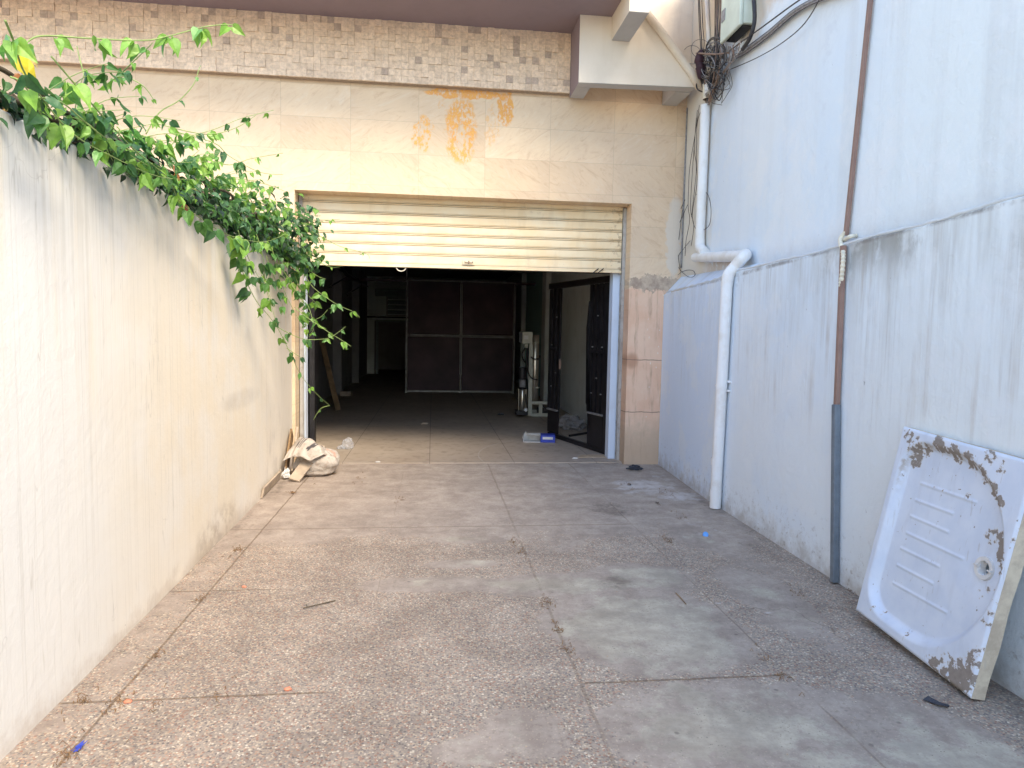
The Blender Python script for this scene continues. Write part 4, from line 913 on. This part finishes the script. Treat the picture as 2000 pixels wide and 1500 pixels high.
wire('hanging_cable', [uw_(1388,150,.07), uw_(1425,136,.05), uw_(1480,112,.05), uw_(1530,82,.05), uw_(1572,45,.05), uw_(1605,-10,.05), uw_(1615,-40,.05)], .004, M_cab, None, 'single thin black cable sagging across the sky-tinted wall to the top', 'cable')
# loose wires hanging down beside the pipe
hang = [[(1392,150),(1402,165),(1399,185),(1390,200),(1410,205)],[(1425,140),(1430,165),(1420,185),(1409,202)],[(1404,160),(1409,175),(1411,190),(1409,202)]]
for h_ in hang: wire('cable', [uw_(px,py,.06) for px,py in h_], .0025, M_cab, tg)
lwt = E('loose_wires', uw_(1325,530,.02), 'thin loose black wires drooping down the corner left of the downpipe', 'cables')
for h_ in [[(1366,205),(1358,260),(1347,330),(1344,400),(1347,430),(1340,470),(1338,500)],[(1372,210),(1362,240),(1360,300),(1361,360),(1352,420),(1362,450),(1385,440),(1388,400),(1378,375),(1360,380)],[(1343,400),(1332,425),(1322,450),(1318,490),(1325,520),(1321,535)],[(1348,470),(1336,485),(1325,500),(1322,520)],[(1338,390),(1326,420),(1320,470),(1319,505),(1327,525),(1345,541),(1357,538),(1354,529),(1340,528),(1326,535),(1318,548)],[(1333,410),(1328,450),(1324,490),(1329,530)],[(1362,215),(1356,290),(1360,330),(1351,420)],[(1360,230),(1352,340),(1349,410),(1355,440),(1350,480)]]:
    wire('wire', [uw_(px,py,.02+.02*rnd.random()) for px,py in h_], .003, M_cab, lwt)
wire('trunking', [uw_(1378,-40,.02), uw_(1383,60,.02), uw_(1382,130,.02)], .022, M_pipe, None, 'white plastic riser pipe behind the dark cables in the upper corner', 'pipe')
wire('trunking', [Vector((2.845,7.66,4.1)), Vector((2.842,7.66,3.2)), Vector((2.84,7.66,2.3))], .010, M_cabg, None, 'thin grey conduit running down the inside corner of tiled facade and wall', 'pipe')
q = MB(); crumple(q, G(1240,917), .07, .05, .03, 9, 20, .9)
for i in range(6):
    a0 = rnd.uniform(0,6); q.tube(smooth_path([G(1240,917,.02)+Vector((.07*math.cos(a0+s*1.4), .05*math.sin(a0+s*1.4), .01+.012*rnd.random())) for s in range(5)], 4), .005, 5)
tag(q.build('cable_scrap', M_dark), 'small knot of discarded dark cable on the ground at the foot of the salmon pier', 'scrap')

# ------------------------------------------------------------------ shower tray
BL = Vector((2.272,3.33,.055)); BR = Vector((2.243,2.502,.018)); TL = Vector((2.447,3.272,1.06))
u_ = (BR-BL); WT = u_.length; u_.normalize(); v_ = (TL-BL); v_ -= u_*v_.dot(u_); HT = v_.length; v_.normalize(); n_ = u_.cross(v_)
if n_.x > 0: n_ = -n_          # n_ faces the driveway
def tuv(px, py):
    r = Vector(ray(px, py)); o = Vector(O); t = (BL-o).dot(n_)/r.dot(n_); P = o+r*t-BL; return P.dot(u_), P.dot(v_)
TH = .072
sty = E('shower_tray', (2.36,2.9,0), 'chipped white enamel shower tray with round drain hole leaning against the right wall', 'shower tray')
bs = [tuv(*p) for p in [(1765,880),(1800,868),(1850,875),(1900,905),(1940,960),(1962,1040),(1955,1120),(1930,1190),(1890,1240),(1840,1268),(1790,1258),(1740,1225),(1705,1180)]]
drain = (.682, .520); ribs = [(tuv(*a), tuv(*b)) for a, b in [((1785,941),(1890,978)),((1775,974),(1845,1000)),((1765,1005),(1836,1036)),((1757,1038),(1864,1088)),((1746,1068),(1818,1103)),((1739,1101),(1806,1137)),((1731,1136),(1832,1193))]]
0 and print('TRAY', WT, HT, [tuple(round(c,3) for c in b) for b in bs], drain)
uL = .045
def sd(u, v):    # signed distance-like: inside D-shaped basin > 0
    cu, cv = .40, .512; rv = .466; ru = .412
    if u > cu: 
        d = math.sqrt(((u-cu)/ru)**2+((v-cv)/rv)**2); return (1-d)*min(ru,rv)
    rc = .17
    du = max(0, (uL+rc)-u); dv = max(0, abs(v-cv)-(rv-rc))
    return min(rc-math.hypot(du, dv), rv-abs(v-cv), u-uL) if (du > 0 and dv > 0) else min(rv-abs(v-cv), u-uL)
def smst(x, a, b): t = max(0, min(1, (x-a)/(b-a))); return t*t*(3-2*t)
def hgt(u, v):
    h = -.040*smst(sd(u, v), -.004, .045)
    dd = math.hypot(u-drain[0], v-drain[1]); h -= .006*smst(dd, .16, .05)
    for (a, b) in ribs:
        ax, ay = a; bx, by = b; L2 = (bx-ax)**2+(by-ay)**2; t = max(0, min(1, ((u-ax)*(bx-ax)+(v-ay)*(by-ay))/L2))
        d = math.hypot(u-ax-t*(bx-ax), v-ay-t*(by-ay)); h += .005*math.exp(-(d/.0065)**2)
    e = min(u, v, WT-u, HT-v); h -= .010*(1-smst(e, 0, .012))
    return h
def chip(u, v):
    c = 0
    for px, py, r, k in [(1785,880,.045,.9),(1800,875,.03,.9),(1830,870,.05,.9),(1860,885,.04,.95),(1890,900,.04,.95),(1915,925,.04,.9),(1935,955,.04,1),(1948,985,.035,1),(1775,900,.035,.9),(1840,880,.03,.8),(1775,850,.04,.75),(1790,850,.03,.6),(1935,890,.035,.8),(1955,915,.03,.7),(1920,1045,.035,.75),(1938,1050,.04,.95),(1942,1080,.04,1),(1945,1110,.035,.95),(1915,1150,.035,.6),(1900,1155,.03,.6),(1920,1150,.03,.55),(1980,1060,.03,.8),(1960,1085,.025,.7),(1990,1045,.025,.8),(1948,1170,.03,.6),(1938,1200,.03,.7),(1925,1220,.03,.7),(1915,1290,.05,.75),(1895,1290,.05,.8),(1880,1320,.07,1),(1850,1320,.05,.95),(1865,1335,.05,1),(1825,1300,.04,.8),(1820,1285,.03,.6),(1850,1300,.05,.7),(1677,1200,.025,.9),(1703,1190,.02,.6),(1765,1240,.02,.6),(1715,1195,.02,.5),(1875,967,.02,.75),(1812,945,.02,.5),(1830,955,.03,.4)]:
        a, b = CH_CACHE.setdefault((px,py), tuv(px,py)); d = ((u-a)**2+(v-b)**2)**.5/r
        if d < 1.9: c = max(c, k*(1-smst(d, .5, 1.9)))
    return c
CH_CACHE = {}
q = MB(); NU, NV = 190, 230; DR = .031
def tp(u, v, h): return BL+u_*u+v_*v+n_*h
for j in range(NV):
    for i in range(NU):
        u, v = WT*i/(NU-1), HT*j/(NV-1)
        dd = math.hypot(u-drain[0], v-drain[1]); hh = hgt(u, v)
        if dd < DR+.004 and dd > .0: 
            s_ = DR/dd if dd < DR else 1
            if DR-.006 < dd < DR: u, v = drain[0]+(u-drain[0])*s_, drain[1]+(v-drain[1])*s_
        q.v.append(tp(u, v, hh))
        gr = smst(sd(u, v), -.002, .012)*(1-smst(sd(u, v), .012, .045))*smst(v, HT*.6, HT*.9)
        q.c[len(q.v)-1] = (chip(u, v)*.80, 0, gr)
def inside(i, j): return math.hypot(WT*(i+.5)/(NU-1)-drain[0], HT*(j+.5)/(NV-1)-drain[1]) < DR-.005
q.f = [(j*NU+i, j*NU+i+1, (j+1)*NU+i+1, (j+1)*NU+i) for j in range(NV-1) for i in range(NU-1) if not inside(i, j)]
q.build('enamel_face', MTR, sty, smooth=True)
q = MB(); e = .0105
def side(a, b):
    L = 30
    for i in range(L+1):
        t = i/L; p = Vector(a).lerp(Vector(b), t); q.v.append(p); q.v.append(p-n_*(TH-e-.003*math.sin(t*20)))
        for w in (1,2): q.c[len(q.v)-w] = (.15, 1, 0)
    b0 = len(q.v)-2*(L+1); q.f.extend([(b0+2*i, b0+2*i+1, b0+2*i+3, b0+2*i+2) for i in range(L)])
c0_, c1_, c2_, c3_ = tp(0,0,-e), tp(WT,0,-e), tp(WT,HT,-e), tp(0,HT,-e)
side(c0_, c1_); side(c1_, c2_); side(c2_, c3_); side(c3_, c0_)
q.build('rim', MTR, sty)
q = MB(); q.add([c0_-n_*.055, c1_-n_*.055, c2_-n_*.055, c3_-n_*.055], [(0,1,2,3)]); 
q = MB(); sf = []
for (r0, r1, h0, h1) in [(.031,.052,-.039,-.038)]:
    n0 = 36; ctr = tp(drain[0], drain[1], 0)
    ringv = []
    for rr_, hh in ((r1,-.047),(r1-.003,-.036),(r0+.002,-.037),(r0-.001,-.041),(r0-.003,-.075)):
        ringv.append([ctr+u_*rr_*math.cos(2*math.pi*i/n0)+v_*rr_*math.sin(2*math.pi*i/n0)+n_*hh for i in range(n0)])
    for rg in ringv: q.v += rg
    for a in range(len(ringv)-1): q.f += [(a*n0+i, a*n0+(i+1)%n0, (a+1)*n0+(i+1)%n0, (a+1)*n0+i) for i in range(n0)]
q.build('drain_ring', M_paper, sty, smooth=True, autosm=True)
for s_ in (-1, 1):
    q = MB(); q.bar(ctr+u_*s_*.026+n_*-.034, ctr+u_*s_*.05+n_*-.034, .006); q.build('drain_lug', M_paper, sty)

# ------------------------------------------------------------------ creeper
vine = E('climbing_vine', (-1.55, 5, 2.24), 'green heart-leaved creeper piled along the top of the left wall and trailing over the shutter', 'plant')
LEAF = [(0,0),(.16,.30),(.42,.42),(.50,.28),(.46,.05),(.0,-.0)]
def leaf(mb, p, d, nrm, L, W, col, fold=.25, droop=.25):
    d = Vector(d).normalized(); nrm = Vector(nrm); nrm = (nrm-d*nrm.dot(d))
    if nrm.length < 1e-3: nrm = Vector((0,0,1))-d*d.z
    nrm.normalize(); s = d.cross(nrm)
    out = [(-.08,.22),(.06,.42),(.28,.50),(.52,.38),(.78,.17)]
    mid = [(0,0),(.25,0),(.55,0),(.82,0),(1.03,0)]
    vs = []
    def P(t, w, up): return p+d*(t*L)+s*(w*W)+nrm*(up*L-droop*L*t*t)
    for t, w in mid: vs.append(P(t, 0, 0))
    for sg in (1,-1):
        for t, w in out: vs.append(P(t, sg*w, fold*w+.04*math.sin(t*17+sg)))
    fs = []
    for sg, b in ((0,5),(1,10)):
        q_ = [(0,b,b+1),(0,b+1,b+2,1),(1,b+2,b+3,2),(2,b+3,b+4,3),(3,b+4,4)]
        fs += q_ if sg == 0 else [tuple(reversed(f)) for f in q_]
    g = random.uniform(.8,1.2); mb.add(vs, fs, (col[0]*g, col[1]*g, col[2]*g))
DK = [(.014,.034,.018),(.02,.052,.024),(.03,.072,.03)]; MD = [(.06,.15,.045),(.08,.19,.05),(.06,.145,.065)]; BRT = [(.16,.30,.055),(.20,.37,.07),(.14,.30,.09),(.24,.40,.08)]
def rdir(zb=0): return Vector((random.gauss(0,1), random.gauss(0,1), random.gauss(0,1)+zb)).normalized()
fo = MB()
def massh(y): return lerp1(y, [1.6,2.6,3.2,3.75,4.6,5.5,6.5,7.3,7.7], [.15,.16,.21,.32,.39,.41,.38,.28,.16])
for i in range(4500):
    y = 1.5+6.15*random.random()**.85; h_ = massh(y); t = random.random()**1.35
    lump = .75+.5*mnoise.noise(Vector((y*2.3, t*2, 0)))+.25*mnoise.noise(Vector((y*6,0,5)))
    zz = 2.235+h_*t*lump*1.05
    if mnoise.noise(Vector((y*4.5, zz*7, 3))) > .50-.75*t and t > .25: continue
    w = .20*(1-.45*t)
    xx = lwx(y)-.075+random.gauss(0, .5)*w*(.6 if y < 3 else 1)+(.03 if t < .4 else 0)+.05*max(0, y-5.5)/2*(random.random())
    if zz < 2.27 and xx < lwx(y)-.02: zz = 2.255+random.random()*.04
    if t < .16 and xx > lwx(y): zz -= random.random()**2*.05
    if random.random() < .012: random.choice([0]); leaf(fo, Vector((xx, y, zz)), (random.gauss(0,1),random.gauss(0,1),-.6), (.3,-.5,.8), random.uniform(.03,.05), .03, random.choice([(.28,.13,.05),(.35,.22,.06),(.16,.08,.05)]), .7, .6); continue
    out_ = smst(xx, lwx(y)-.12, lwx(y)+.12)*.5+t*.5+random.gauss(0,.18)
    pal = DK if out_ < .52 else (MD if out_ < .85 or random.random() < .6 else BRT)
    L = random.choice([random.uniform(.025,.04), random.uniform(.045,.07), random.uniform(.055,.085)])*lerp1(y, [1.5,2.8,4.5,6.5], [.62,.72,.92,1.05])
    d = Vector((random.gauss(.45,.5), random.gauss(.1,.6), random.gauss(-.5,.4)))
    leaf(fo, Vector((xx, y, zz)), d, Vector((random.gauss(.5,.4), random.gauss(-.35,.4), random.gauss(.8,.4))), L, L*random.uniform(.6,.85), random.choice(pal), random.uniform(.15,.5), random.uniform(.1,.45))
# corner clump that spills in front of the shutter
for i in range(430):
    c0__ = random.choice([(578,430,7.0,.09),(585,475,6.9,.12),(560,430,6.6,.14),(595,500,6.9,.09),(530,420,6.2,.14),(600,440,7.1,.045),(575,505,6.7,.08)])
    p = at(c0__[0], c0__[1], c0__[2])+Vector((random.gauss(0,c0__[3]), random.gauss(0,.15), random.gauss(0,c0__[3])))
    leaf(fo, p, Vector((random.gauss(.4,.5), random.gauss(-.1,.5), random.gauss(-.6,.4))), Vector((.3,-.5,.8)), random.uniform(.05,.08), random.uniform(.04,.065), random.choice(MD+MD+DK+BRT[:1]))
fo.build('foliage', MLF, vine)
# woody runners
for i in range(15):
    y0 = random.uniform(1.3,3.9); pts = []; y = y0; o0 = random.uniform(-.12,.06)
    while y < 7.5: pts.append((lwx(y)-.05+o0+random.gauss(0,.025), y, 2.27+random.random()*massh(y)*.5)); y += .35
    q = MB(); q.tube(smooth_path(pts, 3), random.uniform(.006,.012), 6); q.build('woody_stem', M_wstem, vine, smooth=True)
def shoot(P, bright=1., Ls=.075, gap=.10, r=.0035, start=0.0, pal=None, col=M_stem):
    pts = smooth_path(P, 6); q = MB(); m_ = len(pts)
    q.tube(pts, [r*(1-.55*i/(m_-1)) for i in range(m_)], 6); so = q.build('shoot', col, vine, smooth=True)
    gap *= 1.05; lv = MB(); acc = gap*.5; tot = sum((pts[i+1]-pts[i]).length for i in range(m_-1)); s = 0
    for i in range(m_-1):
        seg = (pts[i+1]-pts[i]).length; acc += seg; s += seg
        if acc >= gap and s/tot >= start:
            acc = random.uniform(-.02,.02); f = s/tot; tdir = (pts[i+1]-pts[i]).normalized(); L = Ls*1.0*(1-.45*f**3)*random.uniform(.7,1.15)
            pl = pal or (BRT if random.random() < .6*bright else MD)
            nn = random.choice([2,3,3,4]) if L > .06 else 2
            for k_ in range(nn):
                sd_ = Vector((random.gauss(0,.6), random.gauss(0,.6), -.9+random.gauss(0,.25))) + tdir*.25
                ps = pts[i+1]+Vector((0,0,0)); pe = ps+sd_.normalized()*L*.22
                leaf(lv, pe, sd_, Vector((random.gauss(.3,.7), random.gauss(-.7,.6), random.gauss(.5,.5))), L, L*random.uniform(.58,.8), random.choice(pl), fold=random.uniform(.2,.5), droop=random.uniform(.1,.4))
    # curled tip
    if lv.v: lv.build('leaves', MLF, so)
def sp(pts, y0, y1): 
    n_p = len(pts)-1; return [at(px, py, y0+(y1-y0)*i/n_p) for i, (px, py) in enumerate(pts)]
S = [
 (sp([(30,110),(60,77),(95,70),(175,75),(280,79),(332,70),(402,52),(455,49),(469,63)],2.6,3.1),.075,.11),
 (sp([(200,170),(224,154),(259,122),(298,84)],3.3,3.0),.05,.08),
 (sp([(170,165),(157,120),(150,90)],3.2,3.2),.04,.09),
 (sp([(225,150),(245,150),(280,168),(301,196)],3.4,3.5),.05,.07),
 (sp([(285,262),(311,220),(350,196),(378,165),(388,137),(392,128)],4.0,4.1),.045,.14),
 (sp([(325,300),(345,275),(420,252),(472,231),(535,215)],4.6,5.0),.06,.11),
 (sp([(300,240),(400,262),(460,250),(500,225)],4.6,5.0),.06,.10),
 (sp([(350,259),(420,280),(448,305),(507,336),(553,341)],5.0,5.3),.08,.10),
 (sp([(400,310),(448,322),(490,310),(553,299)],5.2,5.5),.06,.13),
 (sp([(400,350),(470,350),(520,360),(560,375)],5.6,6.0),.07,.10),
 ([aX(10,40,-1.22),aX(28,84,-1.25),aX(45,136,-1.28),aX(80,189,-1.30),aX(140,259,-1.30),aX(210,301,-1.30),aX(315,346,-1.28),aX(402,350,-1.32)],.075,.13),
 ([aX(100,110,-1.4),aX(190,215,-1.34),aX(260,290,-1.32),aX(330,350,-1.32),aX(350,392,-1.33),aX(402,434,-1.32),aX(455,462,-1.25),aX(518,472,-1.2),aX(560,455,-1.2)],.085,.16),
 ([aX(60,190,-1.36),aX(120,200,-1.35),aX(180,250,-1.33),aX(250,300,-1.32),aX(300,330,-1.3)],.075,.10),
 ([aX(20,150,-1.33),aX(50,170,-1.3),aX(100,260,-1.33),aX(120,275,-1.36)],.075,.10),
 (sp([(455,462),(460,481),(468,512),(482,551),(502,590),(524,616),(544,644),(569,694),(588,733),(616,767),(644,792)],4.9,6.5),.095,.17),
  (sp([(465,450),(474,478),(493,520),(513,554)],5.0,5.3),.09,.13),
 (sp([(500,455),(510,487),(516,518),(518,557),(530,596),(541,638)],5.4,5.7),.10,.13),
 (sp([(530,480),(538,512),(546,543),(560,579),(574,607),(583,624)],6.0,6.2),.08,.11),
 (sp([(540,500),(549,523),(569,551),(594,596),(602,616)],6.2,6.5),.08,.11),
 (sp([(580,500),(594,532),(608,557),(630,576),(661,596),(692,610),(703,621)],6.7,6.6),.10,.15),
 (sp([(575,600),(597,618),(622,635),(647,652),(675,669),(686,677)],6.4,6.4),.09,.13),
 (sp([(541,638),(566,652),(594,662),(622,663),(647,658),(675,638)],5.9,6.3),.075,.17),
 (sp([(575,430),(622,459),(664,481),(714,495),(722,505)],6.9,6.7),.06,.18),
 (sp([(570,430),(608,436),(636,431),(664,428)],7.0,6.9),.055,.09),
 (sp([(580,505),(602,526),(622,540),(636,545)],6.9,6.8),.09,.12),
 (sp([(585,490),(611,495),(630,515),(650,522),(667,520)],7.0,6.9),.05,.13),
 (sp([(590,640),(600,630),(625,620),(640,605)],6.5,6.5),.06,.08),
 (sp([(560,680),(575,690),(590,700)],6.2,6.2),.07,.08),
 (sp([(644,792),(628,797),(618,810),(612,820)],6.5,6.5),.03,.2),
 (sp([(505,520),(520,560),(535,600)],6.0,6.1),.08,.10),
 (sp([(590,560),(592,600),(600,650),(595,700)],6.9,6.8),.06,.14),
 (sp([(570,520),(585,560),(600,575),(625,600)],6.7,6.7),.10,.09),
 (sp([(520,500),(535,540),(548,575),(552,600)],6.1,6.2),.10,.10),
 (sp([(560,540),(585,580),(603,600),(612,640),(603,660)],6.5,6.5),.08,.10),
 (sp([(470,470),(480,505),(486,540),(495,560)],5.0,5.2),.10,.10)]
for P, L, gp_ in S: shoot(P, 1., L, gp_)
for i in range(44):     # small sprouts along the crest
    y = random.uniform(2.8,7.2); h_ = massh(y); p0 = Vector((lwx(y)-.03, y, 2.24+h_*.6)); d = Vector((random.uniform(.1,.9), random.uniform(-.3,.5), random.uniform(.1,.7)))
    p1_ = p0+d*.18; p2_ = p1_+Vector((d.x*.2, d.y*.15, random.uniform(-.02,.08))); shoot([p0, p1_, p2_], 1., .07, .055, .0025)
for i in range(18):     # lower edge, drooping over the face of the wall
    y = random.uniform(2.9,6.8); p0 = Vector((lwx(y)-.02, y, 2.34)); dx = random.uniform(.08,.16)
    shoot([p0, p0+Vector((dx*.7, .08, -.02)), p0+Vector((dx, .18, -random.uniform(.05,.16)))], 1., .07, .07, .003)
# a yellowed leaf and dead leaves caught in the creeper
q = MB()
for (px, py, X, c, L) in [(25,112,-1.34,(.55,.42,.03),.10),(28,148,-1.38,(.35,.14,.05),.05),(340,342,-1.36,(.35,.13,.04),.05),(356,402,-1.36,(.18,.05,.03),.06),(50,105,-1.36,(.42,.30,.12),.05)]:
    leaf(q, aX(px, py, X), (.3,.3,-.3), (.6,-.6,.5), L, L*.8, c)
q.build('dead_leaves', MLF, vine)

# ------------------------------------------------------------------ litter on the driveway
def stone(px, py, s_, lab, m_=M_pink, cat='stone', name='stone', fl_=.5):
    q = MB(); crumple(q, G(px, py), s_, s_*.7, s_*fl_, px, 12, .5); tag(q.build(name, m_, smooth=True), lab, cat, 'orange pink stones on the driveway')
stone(250,1372,.016,'orange pink stone lying in the joint near the left wall')
stone(562,1348,.016,'orange pink stone alone on the open pebbled concrete, nearest the camera')
stone(477,1147,.013,'smallest orange pink stone, farther up the driveway on the left')
q = MB(); q.tube([G(1378,1044,.0), G(1378,1044,.012)], .022, 16); q.tube([G(1378,1044,.012), G(1378,1044,.014)], [.022,.018], 16); tag(q.build('bottle_cap', M_cap), 'light blue bottle cap on the concrete right of centre', 'bottle cap')
q = MB(); b0 = G(1828,1374,.004); q.prism([b0+Vector(v) for v in [(-.035,.03,0),(-.01,.035,.012),(.015,.0,.004),(.045,-.02,.0),(.03,-.035,.003),(-.01,-.02,.006)]], (0,0,.003)); tag(q.build('scrap', M_dark), 'jagged dark plastic scrap in front of the shower tray', 'scrap')
q = MB(); b0 = G(155,1460,.003)
for k_ in range(5): q.prism([b0+Vector((random.uniform(-.02,.02), random.uniform(-.03,.03), random.uniform(0,.015))) for _ in range(3)], (0,0,.002))
tag(q.build('wrapper', M_blue), 'torn blue wrapper in the joint at the lower left', 'wrapper')
q = MB(); q.tube(smooth_path([G(592,1188,.006), G(600,1186,.01), G(625,1180,.008), G(655,1173,.006)], 4), .003, 6); q.tube([G(600,1186,.01), G(598,1180,.012)], .002, 5); tag(q.build('twig', M_wstem), 'thin dark twig lying on the pebbled concrete', 'twig')
q = MB(); q.tube(smooth_path([G(1320,1158,.004), G(1328,1166,.006), G(1340,1180,.004)], 4), .003, 6); tag(q.build('twig', M_woodd), 'short yellowish stalk on the smooth cement patch', 'twig')
# dry plant litter gathered in the joints: uncountable
lt = MB(); rl = random.Random(11)
def tuft(px, py, n_, spread, h_=.02):
    c = G(px, py)
    for _ in range(int(n_*.6)):
        k_ = rl.choice([.6,1.6,3]); p = c+Vector((rl.gauss(0,spread*.6), rl.gauss(0,spread*k_), .002)); a0 = rl.uniform(0,6.28); L = rl.uniform(.008,.028)
        lt.tube([p, p+Vector((math.cos(a0)*L*.5, math.sin(a0)*L*.5, rl.uniform(0,h_))), p+Vector((math.cos(a0)*L, math.sin(a0)*L, rl.uniform(0,.008)))], .0014, 4)
for a in [(230,1372,45,.03),(130,1475,40,.03),(465,1075,50,.03),(300,1285,25,.02),(395,1170,25,.02),(160,1370,30,.03),(300,1380,15,.03),(430,1360,15,.03),(570,962,20,.03),(780,975,25,.04),(1020,1080,25,.03),(1070,1180,30,.03),(1090,1230,40,.03),(1110,1270,25,.03),(1305,1057,40,.04),(1530,1325,20,.03),(1500,1290,15,.03),(1225,948,20,.05),(1300,962,20,.05),(620,925,60,.08),(700,935,20,.05),(1560,1160,20,.04),(1665,1155,20,.03),(1330,1010,20,.06),(1000,1060,20,.03)]: tuft(*a)
tag(lt.build('dry_litter', M_dryleaf), 'dry brown grass and leaf crumbs collected in the pavement joints', 'litter', kind='stuff')
gv = MB()
for _ in range(420):
    x = rl.uniform(-1.4,2.4); y = rl.uniform(1.9,7.6)
    if rl.random() < .4: x = rl.choice([-1.255,-.3,.65,1.6])+rl.gauss(0,.03)
    if rl.random() < .2: x, y = rl.gauss(-1.2,.2), rl.gauss(6.9,.3)
    if not -1.42 < x < 2.42: continue
    s_ = rl.uniform(.002,.0055); gv.add([(x+s_*rl.uniform(.6,1.3),y,.001),(x,y+s_*rl.uniform(.6,1.3),.001),(x-s_,y,.001),(x,y-s_,.001),(x,y,s_*1.1+.001)], [(0,1,4),(1,2,4),(2,3,4),(3,0,4),(3,2,1,0)])
tag(gv.build('gravel_crumbs', M_wood), 'scattered pale gravel crumbs loose on the driveway', 'gravel', kind='stuff')
# fallen dry leaves
for i, (px, py, lab) in enumerate([(568,962,'orange dry leaf on the joint in front of the boards'),(648,925,'brown crumbs of leaf beside the sack'),(1228,946,'dry leaf on the ground in front of the salmon pier'),(1283,982,'dark dry leaf on the whitish stained patch by the wall')]):
    q = MB(); leaf(q, G(px, py, .012), (1,.3+i*.4,0), (0,.2,1), .05, .035, [(.45,.2,.05),(.3,.18,.1),(.12,.07,.05),(.06,.04,.03)][i]); tag(q.build('fallen_leaf', MLF), lab, 'leaf', 'fallen leaves on the driveway')

# ------------------------------------------------------------------ light
w = bpy.data.worlds.new('World'); sc.world = w; w.use_nodes = True; nt = w.node_tree
sky = nt.nodes.new('ShaderNodeTexSky'); sky.sky_type = 'NISHITA'; sky.sun_disc = False
sd_v = Vector((.42,-.70,.80)).normalized()
elev = math.asin(sd_v.z); az = math.atan2(sd_v.x, sd_v.y)
sky.sun_elevation = elev; sky.sun_rotation = az
bg = nt.nodes['Background']; nt.links.new(sky.outputs[0], bg.inputs[0]); bg.inputs[1].default_value = .15
sun = bpy.data.lights.new('Sun', 'SUN'); sun.energy = 1.6; sun.angle = R(30); sun.color = (1,.85,.63)
so = bpy.data.objects.new('Sun', sun); COL.objects.link(so); so.rotation_euler = sd_v.to_track_quat('Z', 'Y').to_euler(); so.location = (2,-4,9)

# ------------------------------------------------------------------ camera
cam = bpy.data.cameras.new('Camera'); co = bpy.data.objects.new('Camera', cam); COL.objects.link(co)
cam.sensor_width = 36; cam.lens = 36*F/2000; cam.clip_end = 300; cam.clip_start = .05
rt, upv, fw = CM@np.array([1,0,0]), CM@np.array([0,1,0]), CM@np.array([0,0,1])
from mathutils import Matrix
co.matrix_world = Matrix(((rt[0],upv[0],-fw[0],0),(rt[1],upv[1],-fw[1],0),(rt[2],upv[2],-fw[2],CH),(0,0,0,1)))
sc.camera = co
sc.render.resolution_x = 1024; sc.render.resolution_y = 768
sc.view_settings.view_transform = 'Standard'; sc.view_settings.look = 'None'; sc.view_settings.gamma = 1; sc.view_settings.exposure = 1.92
